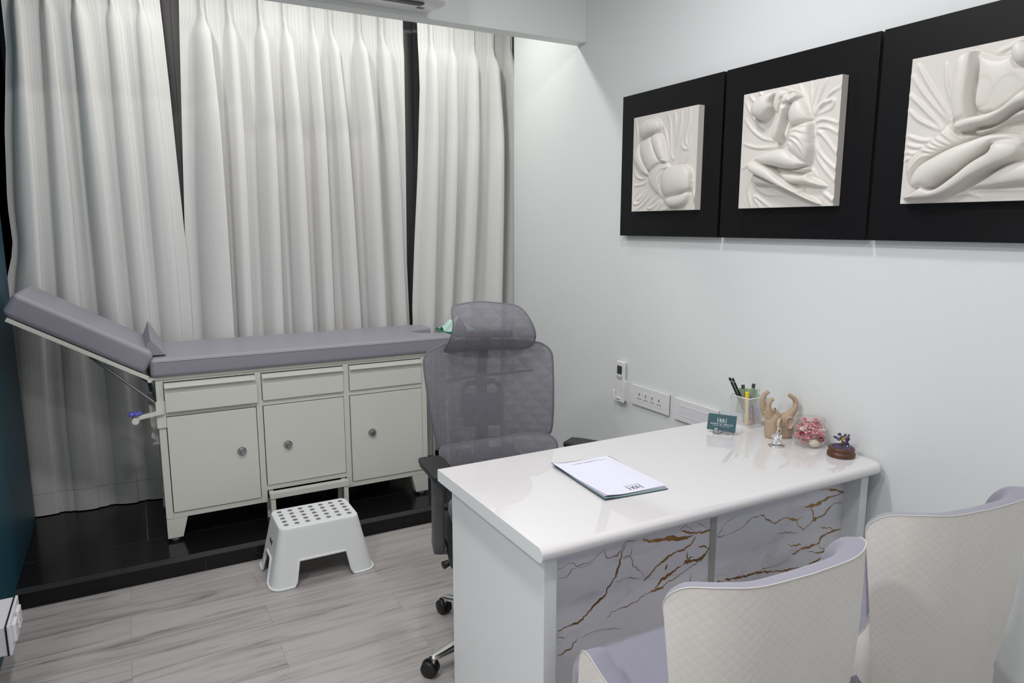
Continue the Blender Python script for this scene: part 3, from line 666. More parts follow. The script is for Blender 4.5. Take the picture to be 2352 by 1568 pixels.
# mattress with a notch at the foot end
NP = [(.05, 3.362), (1.50, 3.362)] + [(1.50, 3.50), (1.43, 3.51), (1.365, 3.55), (1.345, 3.61), (1.365, 3.67), (1.43, 3.70), (1.50, 3.71)] + [(1.50, 3.862), (.05, 3.862)]
obj('mattress', B().prism(NP, 'z', .846, .931), M_leather, cx, bevel=.02, seg=4)
seam = B(); seam.tube([(.075, 3.3615, .916), (1.48, 3.3615, .916)], .0016, 5)
obj('seam', seam, M_leather, cx.children[-1])
# raised back section
ang = math.radians(31.0)
br = bpy.data.objects.new('backrest', None); COL.objects.link(br); br.parent = cx
br.location = (.040, 0, .846); br.rotation_euler = (0, ang, 0)
bp_ = obj('pad', B().prism([(-.585, .012), (-.022, .012), (-.022, .098), (-.05, .112), (-.585, .112)], 'y', 3.362, 3.862), M_leather, br, bevel=.022, seg=4)
obj('base_board', B().box(-.56, .0, 3.362, 3.385, -.006, .010).box(-.56, .0, 3.84, 3.862, -.006, .010).box(-.54, -.03, 3.38, 3.845, .002, .010), M_metaled, br, bevel=.001)
obj('stop_pin', B().tube([(-.27, 3.40, -.016), (-.27, 3.83, -.016)], .006, 10), M_steel, br)
st_ = B()
st_.tube([(-.17, 3.41, .955), (.058, 3.41, .73)], .006, 8).tube([(-.17, 3.80, .955), (.058, 3.80, .73)], .006, 8).tube([(.058, 3.41, .73), (.058, 3.80, .73)], .006, 8)
obj('support_strut', st_, M_steel, cx)
st_ = B().tube([(-.09, 3.6, .93), (.04, 3.6, .80), (.05, 3.6, .74)], .007, 8)
obj('support_strut', st_, M_steel, cx)
obj('hinge', B().tube([(.045, 3.36, .838), (.045, 3.865, .838)], .009, 10), M_metaled, cx)
nb = B().prism([(.062, .70), (.035, .70), (.038, .60), (.05, .575), (.036, .565), (.036, .545), (.055, .53), (.034, .515), (.066, .51)], 'y', 3.50, 3.506)
obj('notch_bracket', nb, M_metaled, cx)
nb = B().prism([(.062, .70), (.035, .70), (.038, .60), (.05, .575), (.036, .565), (.036, .545), (.055, .53), (.034, .515), (.066, .51)], 'y', 3.74, 3.746)
obj('notch_bracket', nb, M_metaled, cx)
ca = B().box(.06, .098, 3.382, 3.392, .615, .735)
ca.obox((.035, 3.375, .683), (.11, .018, .018), Matrix.Rotation(-.14, 3, 'Y'))
ca.tube([(-.022, 3.345, .668), (-.022, 3.40, .668)], .015, 12); ca.tube([(-.022, 3.372, .65), (-.022, 3.372, .69)], .009, 10)
cl = obj('stirrup_clamp', ca, M_metalw, cx, bevel=.0015)
kb = B(); rows = []
for z, r in ((0, .016), (.002, .019), (.010, .019), (.013, .015)):
    rows.append([((r + .0035 * math.cos(5 * a)) * math.cos(a), (r + .0035 * math.cos(5 * a)) * math.sin(a), z) for a in [2 * PI * k_ / 40 for k_ in range(40)]])
kb.grid(rows, close_u=True); kb.f.append(tuple(range(120, 160)))
o = obj('clamp_knob', kb, M_blue, cl, smooth=True, loc=(-.022, 3.372, .689)); o.scale = (1.25, 1.25, 1.2); o['label'] = 'blue lobed plastic hand knob'
# wedge cushion
wp = B()
rows = [[(.022, 3.42, .935), (.062, 3.415, 1.018), (.122, 3.42, .935)], [(.022, 3.84, .935), (.066, 3.845, 1.045), (.122, 3.84, .935)]]
wp.v = rows[0] + rows[1]; wp.f = [(0, 1, 2), (5, 4, 3), (0, 3, 4, 1), (1, 4, 5, 2), (2, 5, 3, 0)]
tag(obj('wedge_cushion', wp, M_leather, bevel=.006, seg=3), 'small grey triangular wedge cushion at the bend of the couch', 'cushion')
# green tray and cloth at the foot end
t = thing('side_stand', 'slim white stand beside the foot of the couch', 'stand')
obj('shelf', B().box(1.55, 1.84, 3.64, 3.88, .855, .866), M_metalw, t, bevel=.002)
for a in (1.56, 1.82):
    for c_ in (3.65, 3.865): obj('leg', B().box(a, a + .012, c_, c_ + .012, ZS, .855), M_metalw, t)
t = thing('green_tray', 'translucent green plastic tray at the foot of the couch', 'tray', (1.695, 3.76, .8665))
tp = [rrect(-.105, .105, -.09, .09, .02), rrect(-.12, .12, -.10, .10, .024)]
tb = B(); tb.grid([[(x, y, 0) for x, y in tp[0]], [(x, y, .035) for x, y in tp[1]]], close_u=True); tb.f.append(tuple(range(len(tp[0])))[::-1])
o = obj('tray_shell', tb, M_green, t, smooth=False); o.modifiers.new('s', 'SOLIDIFY').thickness = .003
cb = B(); rows = []
for i in range(15):
    r_ = []
    for j in range(15):
        x = -.10 + .2 * i / 14; yy = -.08 + .16 * j / 14
        z = .02 + .085 * math.exp(-((x + .03) / .05) ** 2) * (1 - .5 * (j / 14)) + .014 * math.sin(60 * x + 30 * yy) + .008 * math.sin(90 * yy)
        r_.append((x, yy, z))
    rows.append(r_)
cb.grid(rows)
o = tag(obj('paper_tissue', cb, mat('tissue', S(196, 226, 218), .8), smooth=True, loc=(1.695, 3.76, .8695)), 'crumpled pale tissue sheet in the green tray', 'tissue')

# ================================================================ step stool
t = thing('step_stool', 'white plastic step stool with grey grip dots in front of the couch', 'stool', (.64, 2.998, 0), 0)
BW, BD, TW, TD, SH = .44, .31, .335, .225, .25
def per(wd, dp, r, n):  # perimeter, n points per side+corner
    P = []
    hx, hy = wd / 2, dp / 2
    corners = [((hx - r), -(hy - r), -PI / 2), ((hx - r), (hy - r), 0), (-(hx - r), (hy - r), PI / 2), (-(hx - r), -(hy - r), PI)]
    for ci, (cx_, cy_, a0) in enumerate(corners):
        for k_ in range(7): a = a0 + k_ / 6 * PI / 2; P.append((cx_ + r * math.cos(a), cy_ + r * math.sin(a), ci, -1.0))
        nx_, ny_, _ = corners[(ci + 1) % 4]
        ex, ey = P[-1][0], P[-1][1]
        a1 = corners[(ci + 1) % 4][2]; sx_, sy_ = nx_ + r * math.cos(a1), ny_ + r * math.sin(a1)
        for k_ in range(1, n): q = k_ / n; P.append((ex + (sx_ - ex) * q, ey + (sy_ - ey) * q, ci, q))
    return P
NB = 44
pt, pb = per(TW, TD, .03, NB), per(BW, BD, .045, NB)
def arch(ci, q):
    if q < 0: return 0
    wide = ci in (1, 3)  # long sides
    e0, e1, h = (.15, .185, .105) if wide else (.22, .27, .10)
    d = min(q, 1 - q)
    return h * float(sstep((d - e0) / (e1 - e0)))
rows = []; NR = 12
rimp = []
for j in range(len(pt)):
    zb = arch(pb[j][2], pb[j][3])
    col = []
    for i in range(NR + 1):
        z = zb + (SH - .012 - zb) * i / NR; q = z / SH
        q2 = q
        flare = .006 * max(0, 1 - (z - zb) / .02) if zb < .001 else 0
        x = pb[j][0] + (pt[j][0] - pb[j][0]) * q2; yy = pb[j][1] + (pt[j][1] - pb[j][1]) * q2
        col.append((x * (1 + flare), yy * (1 + flare), z))
    rimp.append(col[0]); rows.append(col)
sb = B(); R2 = [[rows[j][i] for j in range(len(pt))] for i in range(NR + 1)]
last = R2[-1]
for kx, dz in ((.985, .007), (.95, .012)):
    R2.append([(x * (1 - (1 - kx) * .6), yy * (1 - (1 - kx) * .9), SH - .012 + dz) for x, yy, z in last])
sb.grid(R2, close_u=True)
e = len(sb.v) - len(pt); sb.f.append(tuple(range(e, e + len(pt))))
o = obj('stool_shell', sb, M_stool, t, smooth=True); o.modifiers.new('s', 'SOLIDIFY').thickness = .004
md = o.modifiers.new('wn', 'WEIGHTED_NORMAL')
rb = B(); rb.tube([(x * 1.004, yy * 1.004, z + .004) for x, yy, z in rimp], .0055, 8, closed=True)
obj('rolled_rim', rb, M_stool, t, smooth=True)
dm = None
for i in range(7):
    for j in range(5):
        if dm is None:
            o = obj('grip_dot', B().lathe([(.0108, 0), (.0108, .0008), (.009, .0012), (0, .0012)], 16), M_greyrub, t, smooth=True); dm = o.data
        else: o = obj('grip_dot', dm, None, t)
        o.location = (-.135 + .045 * i, -.076 + .038 * j, SH - .0002)
for k_, (dy, dz) in enumerate(((.014, .0), (-.014, .0))):
    z = .155 + dz; q = z / SH; xx = -(BW / 2 + (TW / 2 - BW / 2) * q) - .0022
    obj('handle_slot', B().prism([(dy + .0042 * math.cos(a), z + .0135 * math.sin(a)) for a in [2 * PI * i_ / 16 for i_ in range(16)]], 'x', xx - .0006, xx + .004), M_dark, t)
# ================================================================ desk
DX0, DX1, DYF, DYB, DZ = .803, 2.085, 1.318, 1.955, .75
dk = thing('desk', 'glossy white desk with marble print front panels against the mint wall', 'desk')
th = .038
prof = [(DYB, DZ - th), (DYB, DZ - .002), (DYB - .002, DZ)]
prof += [(DYF + .019 - .019 * math.sin(a), DZ - .019 + .019 * math.cos(a)) for a in [PI * k_ / 10 for k_ in range(11)]]
rows = []
rc = .03
for X in [DX0] + [DX1 - rc + rc * math.sin(a) for a in [PI / 2 * k_ / 6 for k_ in range(7)]]:
    ins = 0
    if X > DX1 - rc: ins = rc - math.sqrt(max(0, rc * rc - (X - DX1 + rc) ** 2))
    rows.append([(X, max(y_, DYF) + ins * max(0, min(1, (1.45 - y_) / .13)), z_) for y_, z_ in prof])
tb = B(); tb.grid(rows, close_u=True); n = len(prof)
tb.f.append(tuple(range(n))); tb.f.append(tuple(range(len(tb.v) - n, len(tb.v)))[::-1])
o = obj('table_top', tb, M_desk, dk, smooth=True)
md = o.modifiers.new('es', 'EDGE_SPLIT'); md.split_angle = math.radians(40)
obj('edge_band', B().prism([(p[0], p[1]) for p in prof], 'x', DX0 - .0012, DX0), M_white2, dk)
for a, b_ in ((.832, .869), (2.032, 2.069)):
    obj('side_panel', B().box(a, b_, 1.36, 1.915, 0, DZ - th), M_white2, dk, bevel=.001, seg=1)
PY = 1.42
obj('front_board', B().box(.869, 2.032, PY + .004, PY + .02, .09, DZ - th), M_white2, dk)
mp_ = []
for a, b_ in ((.869, 1.436), (1.459, 2.032)):
    mp_.append(obj('marble_panel', B().box(a, b_, PY, PY + .004, .09, DZ - th), M_marble, dk))
obj('joint_strip', B().box(1.436, 1.459, PY - .003, PY + .004, .09, DZ - th), mat('grey_strip', S(176, 175, 170), .4), dk)
obj('modesty_rail', B().box(.869, 2.032, 1.86, 1.876, .45, DZ - th), M_white2, dk)
def ribbons(V, side):
    b_ = B(); rr = np.random.default_rng(21)
    for wd, P in V:
        if (np.mean([p[0] for p in P]) < 1447) != (side == 0): continue
        P = np.array(P, float) / 1000
        # densify with jitter
        Q = []
        for p, q in zip(P[:-1], P[1:]):
            m = max(2, int(np.linalg.norm(q - p) / .006))
            for k_ in range(m): Q.append(p + (q - p) * k_ / m)
        Q.append(P[-1]); Q = np.array(Q)
        if len(Q) < 3: Q = np.array([P[0], (P[0] + P[-1]) / 2, P[-1]])
        jit = rr.normal(0, .0016, Q.shape); jit[0] = 0; Q = Q + jit
        lo, hi = ((.870, 1.435) if side == 0 else (1.460, 2.031))
        Q[:, 0] = np.clip(Q[:, 0], lo, hi)
        T = np.gradient(Q, axis=0); T /= np.linalg.norm(T, axis=1)[:, None] + 1e-9
        N = np.stack([-T[:, 1], T[:, 0]], 1)
        s_ = np.linspace(0, 1, len(Q)); env = .35 + .65 * np.sin(PI * np.clip(s_ * .9 + .05, 0, 1))
        hw = wd * .00046 * env * (1 + .65 * np.interp(np.arange(len(Q)), np.arange(0, len(Q) + 3, 3), rr.normal(0, .75, len(np.arange(0, len(Q) + 3, 3)))))
        hw = np.clip(hw, .0004, None); hw[0] = hw[-1] = .0003
        a = Q + N * hw[:, None]; c_ = Q - N * hw[:, None]
        yv = PY - .0004 - rr.uniform(0, .0002)
        for A in (a, c_): A[:, 0] = np.clip(A[:, 0], lo, hi); A[:, 1] = np.clip(A[:, 1], .1, DZ - th)
        b_.grid([[(p[0], yv, p[1]) for p in a], [(p[0], yv, p[1]) for p in c_]])
    return b_
for side in (0, 1):
    o = obj('gold_veining', ribbons(VEINS, side), M_gold, mp_[side]); o['label'] = 'branching bronze gold foil veins'

# ================================================================ wall art: three black panels with plaster reliefs
def polydist(px, pz, P):
    """signed interior distance to a closed outline (positive inside)"""
    P = np.array(P, float); d2 = np.full(px.shape, 1e9); ins = np.zeros(px.shape, bool)
    for p, q in zip(P, np.roll(P, -1, 0)):
        e = q - p; wx, wz = px - p[0], pz - p[1]
        t_ = np.clip((wx * e[0] + wz * e[1]) / (e @ e + 1e-9), 0, 1)
        d2 = np.minimum(d2, (wx - t_ * e[0]) ** 2 + (wz - t_ * e[1]) ** 2)
        c1 = (p[1] <= pz) & (q[1] > pz); c2 = (p[1] > pz) & (q[1] <= pz)
        cr = e[0] * wz - e[1] * wx
        ins ^= (c1 & (cr > 0)) | (c2 & (cr < 0))
    return np.where(ins, np.sqrt(d2), -np.sqrt(d2))
def smoothloop(P, n=6):
    P = np.array(P, float); m = len(P); out = []
    for i in range(m):
        p0, p1, p2, p3 = P[i - 1], P[i], P[(i + 1) % m], P[(i + 2) % m]
        for k_ in range(n):
            u = k_ / n
            out.append(.5 * (2 * p1 + (p2 - p0) * u + (2 * p0 - 5 * p1 + 4 * p2 - p3) * u * u + (3 * p1 - p0 - 3 * p2 + p3) * u ** 3))
    return np.array(out)
def linedist(px, pz, P):
    P = catmull(P, max(8, 5 * len(P))) if len(P) > 2 else np.array(P, float)
    best = np.full(px.shape, 1e9); par = np.zeros(px.shape); L_ = len(P) - 1
    for i, (p, q) in enumerate(zip(P[:-1], P[1:])):
        e = q - p; wx, wz = px - p[0], pz - p[1]
        t_ = np.clip((wx * e[0] + wz * e[1]) / (e @ e + 1e-9), 0, 1)
        d = np.hypot(wx - t_ * e[0], wz - t_ * e[1])
        m = d < best; best = np.where(m, d, best); par = np.where(m, (i + t_) / L_, par)
    return best, par
def blur(h, k_):
    for _ in range(k_):
        p = np.pad(h, 1, mode='edge'); h = (p[:-2, 1:-1] + p[2:, 1:-1] + p[1:-1, :-2] + p[1:-1, 2:] + 2 * h) / 6
    return h
def inflate(d):
    """smooth dome over the inside of an outline (square root of a membrane under pressure)"""
    m = (d[::2, ::2] > 0); u = np.zeros(m.shape)
    mi = m[1:-1, 1:-1]
    for _ in range(700):
        u[1:-1, 1:-1] = np.where(mi, .25 * (u[:-2, 1:-1] + u[2:, 1:-1] + u[1:-1, :-2] + u[1:-1, 2:]) + 1, 0)
    u = np.sqrt(u / max(u.max(), 1e-6))
    f = np.zeros(d.shape)
    nz_, nx_ = d.shape; zi = np.clip(np.arange(nz_) / 2, 0, m.shape[0] - 1); xi = np.clip(np.arange(nx_) / 2, 0, m.shape[1] - 1)
    z0 = np.minimum(zi.astype(int), m.shape[0] - 2); x0 = np.minimum(xi.astype(int), m.shape[1] - 2); fz = (zi - z0)[:, None]; fx = (xi - x0)[None]
    f = u[z0][:, x0] * (1 - fz) * (1 - fx) + u[z0 + 1][:, x0] * fz * (1 - fx) + u[z0][:, x0 + 1] * (1 - fz) * fx + u[z0 + 1][:, x0 + 1] * fz * fx
    return f
def relief_height(D, W, H, nx, nz):
    px, pz = np.meshgrid(np.linspace(0, W, nx), np.linspace(0, H, nz))
    bg = np.zeros(px.shape)
    for P in D['ridges']:
        d, u = linedist(px, pz, P); r = 6.0
        env = np.sin(PI * np.clip(.12 + .76 * u, 0, 1))
        bg = np.maximum(bg, 0) + 0 * d
        bg = bg + env * (7.5 * np.exp(-(d / r) ** 2) - 1.6 * np.exp(-((d - 11) / 6) ** 2))
    bg = np.clip(bg, -4, 11)
    h = blur(bg, 2)
    fig = np.full(px.shape, -50.0)
    for nm, lev, hh, P in D['parts']:
        d = polydist(px, pz, smoothloop(P)); dome = inflate(d)
        ph = lev * sstep(np.clip(d / 7.0, 0, 1)) + (hh * .80) * dome
        ph = np.where(d > -5, blur(np.where(d > 0, ph, -4), 3), -50)
        crv = np.where(d < 0, np.exp(-(d / 5.0) ** 2), 1.0)
        fig = np.where(fig > -20, fig - (1.6 if nm.startswith('breast') else 5) * crv, fig); h = h - 2.5 * np.where(d < 0, crv, 0)
        fig = np.where(np.maximum(fig, ph) < -20, np.maximum(fig, ph), np.log(np.exp(np.clip(fig, -40, 90) * .7) + np.exp(np.clip(ph, -40, 90) * .7)) / .7)
    wr = np.zeros(px.shape)
    for P in D['wraps']:
        d, u = linedist(px, pz, P); env = np.sin(PI * np.clip(.1 + .8 * u, 0, 1))
        wr += env * (4.2 * np.exp(-(d / 3.6) ** 2) - 1.2 * np.exp(-((d - 7) / 4) ** 2))
    tot = np.maximum(h, fig)
    tot = tot + np.where(fig > h, np.clip(wr, -2, 5), np.clip(wr, -1, 3))
    for P in D['fing']:
        d, u = linedist(px, pz, P); r = 5.2
        tot = np.maximum(tot, np.where(d < r, 44 + np.sqrt(np.clip(r * r - d * d, 0, None)) * 1.1 - 6 * u, -50))
    return px, pz, blur(tot, 1)
RW, RH = 408, 410
def art(k_, ytop, label, Yl):
    """k_: relief number; Yl: y of the panel's far edge"""
    XP = XR - .032
    t = thing('art_panel', label, 'wall art', (0, 0, 0), 0, 'relief art panels')
    obj('black_backing', B().box(XP, XR - .010, Yl - .630, Yl, 1.456, 2.087), M_black, t, bevel=.002)
    obj('hanging_batten', B().box(XR - .010, XR, Yl - .50, Yl - .12, 1.70, 1.90), M_black, t)
    nx = 205; nz = 206
    px, pz, h = relief_height(RELIEF[k_], RW, RH, nx, nz)
    base = .030; X0_ = XP - base
    wob = (h[:, :1] * 0)
    P = [[(X0_ - h[i, j] / 1000 * (.78 if k_ == 1 else .95), ytop - px[i, j] / 1000, 1.566 + pz[i, j] / 1000) for j in range(nx)] for i in range(nz)]
    b_ = B(); b_.grid(P)
    # side walls down to the backing
    ring = [P[0][j] for j in range(nx)] + [P[i][-1] for i in range(1, nz)] + [P[-1][j] for j in range(nx - 2, -1, -1)] + [P[i][0] for i in range(nz - 2, 0, -1)]
    s_ = B(); s_.grid([ring, [(XP, p[1], p[2]) for p in ring]], close_u=True)
    r_ = obj('relief_figure', b_, M_plaster, t, smooth=True)
    obj('slab_edge', s_, M_plaster, r_)
    return t
art(1, 2.594, 'black square art panel with ivory relief of a crouching nude seen from behind', 2.717)
art(2, 1.952, 'black square art panel with ivory relief of a curled up figure hugging its knees', 2.073)
art(3, 1.316, 'black square art panel with ivory relief of a seated nude with crossed arms', 1.432)

# ================================================================ remote and wall plates
XW = XR
t = thing('remote_holder', 'white wall holder for the air conditioner remote', 'holder')
obj('back_plate', B().box(XW - .006, XW, 2.66, 2.745, .645, .755), M_white, t, bevel=.002)
obj('cradle_side', B().box(XW - .026, XW - .006, 2.660, 2.668, .655, .757), M_white, t, bevel=.003)
obj('cradle_side', B().box(XW - .026, XW - .006, 2.737, 2.745, .655, .700), M_white, t, bevel=.003)
obj('cradle_front', B().prism([(2.745, .648), (2.658, .648), (2.658, .735), (2.672, .735), (2.682, .668), (2.728, .668), (2.745, .702)], 'x', XW - .029, XW - .0245), M_white, t, bevel=.002)
text('print', 'DAIKIN', .0085, M_ink, t, (XW - .0293, 2.705, .659), (PI / 2, 0, -PI / 2))
t = thing('remote_control', 'white remote control with dark display standing in the wall holder', 'remote')
obj('body', B().prism(rrect(2.672, 2.733, .664, .848, .008), 'x', XW - .024, XW - .0065), M_white, t, bevel=.004)
obj('display', B().box(XW - .0246, XW - .0238, 2.684, 2.721, .785, .826), mat('lcd', S(62, 68, 64), .25), t)
obj('dial_button', B().lathe([(.010, 0), (.010, .0012), (.008, .002), (0, .002)], 20), mat('warm_grey_button', S(196, 194, 186), .5), t, smooth=True, loc=(XW - .0238, 2.702, .768), rot=(0, -PI / 2, 0))
for a in (2.717, 2.688):
    for z in (.773, .764): obj('button', B().box(XW - .0248, XW - .0238, a - .003, a + .003, z - .0025, z + .0025), M_greyrub, t)
t = thing('socket_plate', 'white wall plate with a row of four socket outlets', 'socket')
obj('plate', B().box(XW - .012, XW - .004, 2.354, 2.622, .655, .752), M_white, t, bevel=.0025)
obj('back_box', B().box(XW - .004, XW, 2.357, 2.619, .658, .749), M_greyp, t)
obj('module', B().box(XW - .0128, XW - .0118, 2.398, 2.585, .676, .726), M_white, t, bevel=.0006)
hb = None
for yc in (2.561, 2.514, 2.467, 2.419):
    b_ = B(); xx = XW - .0133
    for dy, dz, w_, h_ in ((0, .012, .005, .009), (-.001, .005, .0035, .003), (.010, -.010, .006, .004), (-.010, -.010, .006, .004), (.0, -.006, .003, .003), (-.0, -.012, .003, .003)):
        b_.box(xx, xx + .001, dy - w_ / 2, dy + w_ / 2, dz - h_ / 2, dz + h_ / 2)
    obj('outlet_holes', b_, M_dark, t, loc=(0, yc, .700))
t = thing('blank_wall_plate', 'white blank wall plate beside the card holder, half hidden by the desk', 'wall plate')
obj('plate', B().box(XW - .012, XW - .003, 2.053, 2.318, .652, .750), M_white, t, bevel=.0025)
obj('back_box', B().box(XW - .003, XW, 2.057, 2.314, .656, .746), M_greyp, t)
obj('blank_insert', B().box(XW - .0124, XW - .0116, 2.085, 2.287, .678, .722), mat('insert_grey', S(226, 226, 230), .35), t)
obj('insert_rim', B().box(XW - .0135, XW - .0116, 2.085, 2.287, .7215, .7235).box(XW - .0135, XW - .0116, 2.085, 2.287, .6765, .678), M_white, t)

# ================================================================ extension box on the teal wall
t = thing('extension_box', 'white surface box with two sockets low on the teal wall', 'socket')
obj('housing', B().box(XL, XL + .060, 2.558, 2.772, .152, .248), M_white, t, bevel=.002)
obj('navy_gasket', B().box(XL + .060, XL + .064, 2.556, 2.774, .150, .251), mat('navy', S(18, 22, 52), .5), t)
obj('cover_plate', B().box(XL + .064, XL + .072, 2.556, 2.774, .150, .251), M_white, t, bevel=.002)
for a in (2.60, 2.685):
    o = obj('socket_module', B().box(XL + .072, XL + .082, a, a + .055, .172, .232), M_white, t, bevel=.002)
    obj('pin_hole', B().box(XL + .0818, XL + .0826, a + .024, a + .031, .212, .219).box(XL + .0818, XL + .0826, a + .012, a + .018, .192, .198).box(XL + .0818, XL + .0826, a + .037, a + .043, .192, .198), M_greyrub, o)

# ================================================================ visitor chairs
def make_visitor_chair():
    t = thing('visitor_chair', '', 'chair', (0, 0, 0), 0, 'quilted visitor chairs')
    rim = [(0, -.255, .876), (.125, -.250, .878), (.198, -.222, .879), (.240, -.176, .866), (.254, -.142, .825), (.240, -.142, .765), (.225, -.150, .69), (.217, -.145, .60), (.217, -.10, .525), (.232, -.03, .515), (.245, .05, .548), (.252, .105, .576), (.252, .135, .562), (.25, .145, .50)]
    base = [(0, -.205), (.11, -.203), (.175, -.19), (.20, -.172), (.208, -.165), (.210, -.15), (.212, -.13), (.214, -.09), (.222, -.01), (.230, .05), (.234, .10), (.236, .125), (.238, .13)]
    nU = 70; nS = 26
    R_ = catmull(rim, nU); Bs = catmull([(a, b_, .36) for a, b_ in base], nU)
    def half(sg):
        rows = []
        for i in range(nS + 1):
            s_ = i / nS; q = s_
            row = Bs + (R_ - Bs) * q
            bul = .014 * math.sin(PI * s_)
            row = row + np.stack([bul * np.sign(R_[:, 0]) * np.clip(R_[:, 0] / .2, 0, 1) * .6, -bul * np.clip(-R_[:, 1] / .2, 0, 1), 0 * R_[:, 0]], 1)
            rows.append(row * np.array([sg, 1, 1]))
        return np.array(rows)
    R1, R2_ = half(1), half(-1)
    G = np.concatenate([R2_[:, ::-1], R1[:, 1:]], 1)     # rows x cols, left arm -> back -> right arm
    du = np.gradient(G, axis=1); ds = np.gradient(G, axis=0); Nn = np.cross(du, ds); Nn /= np.linalg.norm(Nn, axis=2)[:, :, None] + 1e-9
    mid = nU - 1
    if Nn[nS // 2, mid][1] > 0: Nn = -Nn
    outer = B(); outer.grid(G)
    arc = np.cumsum(np.concatenate([[0], np.linalg.norm(np.diff(G[nS * 2 // 3], axis=0), axis=1)]))
    nc = G.shape[1]
    for i in range(nS + 1):
        for j in range(nc): outer.uv[i * nc + j] = (arc[j], np.linalg.norm(G[i, j] - G[0, j]))
    obj('outer_shell', outer, M_quilt, t, smooth=True)
    rows = []
    for s_ in list(np.linspace(1, .9, 9)) + list(np.linspace(.85, 0, 14)):
        fi = s_ * nS; i0 = min(int(fi), nS - 1); u = fi - i0
        P = G[i0] * (1 - u) + G[i0 + 1] * u; N_ = Nn[i0] * (1 - u) + Nn[i0 + 1] * u
        tt = math.sqrt(max(0, 1 - (max(0, (s_ - .88) / .12)) ** 2)); th_ = .056 * tt
        V_ = np.stack([-P[:, 0], .10 - P[:, 1], 0 * P[:, 0]], 1); V_ /= np.linalg.norm(V_, axis=1)[:, None] + 1e-9
        rows.append(P + V_ * th_ + np.array([0, 0, .010 * math.sin(PI * min(1, (1 - s_) / .12)) ]))
    inner = B(); inner.grid(rows)
    obj('inner_pad', inner, M_lav, t, smooth=True)
    pip = B(); pip.tube([tuple(p) for p in (G[-1] + Nn[-1] * .0005)], .0011, 8); obj('piping', pip, M_cream, t, smooth=True)
    sp = B(); pr = rrect(-.222, .222, -.185, .255, .06, 6); lev = [(.93, .385), (1, .40), (1, .455), (.985, .472), (.94, .484), (.8, .492), (.4, .496)]
    sp.grid([[(x * k_, .035 + (y_ - .035) * k_, z) for x, y_ in pr] for k_, z in lev], close_u=True)
    n = len(pr); sp.f.append(tuple(range(n))[::-1]); sp.f.append(tuple(range(len(sp.v) - n, len(sp.v))))
    obj('seat', sp, M_lav, t, smooth=True)
    bb = B(); pr = rrect(-.225, .225, -.20, .22, .06, 6)
    bb.prism(pr, 'z', .345, .40); obj('seat_base', bb, M_cream, t, bevel=.006)
    for sx in (-1, 1):
        for sy in (-1, 1):
            obj('leg', B().tube([(sx * .17, .0 + sy * .15, .35), (sx * .215, .0 + sy * .20, 0)], [.017, .011], 12), M_blackp, t, smooth=True)
    return t
vc = make_visitor_chair()
vc.scale = (.965, 1, 1); vc.location = (1.058, 1.038, 0); vc.rotation_euler = (0, 0, math.radians(-2)); vc['label'] = 'cream quilted visitor chair nearest the desk corner, lavender seat in view'
vc2 = copy_tree(vc); vc2.location = (1.680, 1.045, 0); vc2.rotation_euler = (0, 0, math.radians(-6)); vc2['label'] = 'cream quilted visitor chair beside the mint wall at the right edge'

# ================================================================ swivel chair
HUB = (1.14, 2.08)
oc = thing('swivel_chair', 'grey mesh office swivel chair with headrest behind the desk', 'chair', (HUB[0], HUB[1], 0), math.radians(-17))
BACK = [(-225, 645), (-236, 657), (-246, 712), (-258, 780), (-269, 860), (-278, 939), (-280, 991), (-268, 1017), (-238, 1033), (-195, 1047), (-122, 1056), (9, 1056), (156, 1046), (201, 1031), (224, 1003), (228, 958), (228, 845), (226, 753), (220, 693), (204, 676), (144, 675), (8, 669), (-126, 652)]
HEAD = [(-196, 1024), (-198, 1039), (-182, 1081), (-171, 1131), (-173, 1165), (-168, 1195), (-143, 1204), (-84, 1212), (-41, 1212), (23, 1205), (71, 1198), (102, 1180), (128, 1140), (146, 1092), (146, 1057), (128, 1031), (89, 1026), (23, 1031), (-42, 1033), (-106, 1029), (-170, 1021)]
LUM = [(-233, 640), (-228, 655), (-215, 664), (-134, 669), (-3, 679), (85, 689), (152, 692), (193, 687), (216, 674), (230, 645), (225, 560), (190, 545), (-190, 535), (-225, 550)]
XC = -25
M_rim = mat('grey_mesh_binding', S(104, 102, 108), .7)
def meshpad(name, out, yf, rings=12, tube_r=.007, par=oc, mesh=M_cmesh):
    L_ = smoothloop(out, 5) / 1000; c = L_.mean(0)
    rows = []; b_ = B()
    for k_ in range(1, rings + 1):
        q = (k_ / rings)
        rows.append([c + (p - c) * q for p in L_])
    b_.grid([[(p[0], yf(p[0] - XC / 1000, p[1]), p[1]) for p in r] for r in rows], close_u=True)
    n = len(L_); b_.v.append((c[0], yf(c[0] - XC / 1000, c[1]), c[1])); ci = len(b_.v) - 1
    for j in range(n): b_.f.append((ci, j, (j + 1) % n))
    for i, v in enumerate(b_.v): b_.uv[i] = (v[0] + 1, v[2])
    o = obj(name, b_, mesh, par, smooth=True)
    tb_ = B(); tb_.tube([(p[0], yf(p[0] - XC / 1000, p[1]) + .004, p[1]) for p in L_], tube_r, 8, closed=True)
    obj('frame_rim', tb_, M_rim, o, smooth=True)
    return o
backf = lambda x, z: .335 + .10 * (z - .80) ** 2 * 3 - .45 * x * x + .05 * (z - .8)
meshpad('backrest', BACK, backf, tube_r=.0045)
headf = lambda x, z: .265 + 6.5 * max(0, 1.11 - z) ** 2 + 6.0 * max(0, z - 1.11) ** 2 + .5 * x * x
meshpad('headrest', HEAD, headf, tube_r=.0035)
lumf = lambda x, z: .275 + 2.5 * (z - .60) ** 2 - .5 * x * x
meshpad('lumbar_pad', LUM, lumf, tube_r=.004)
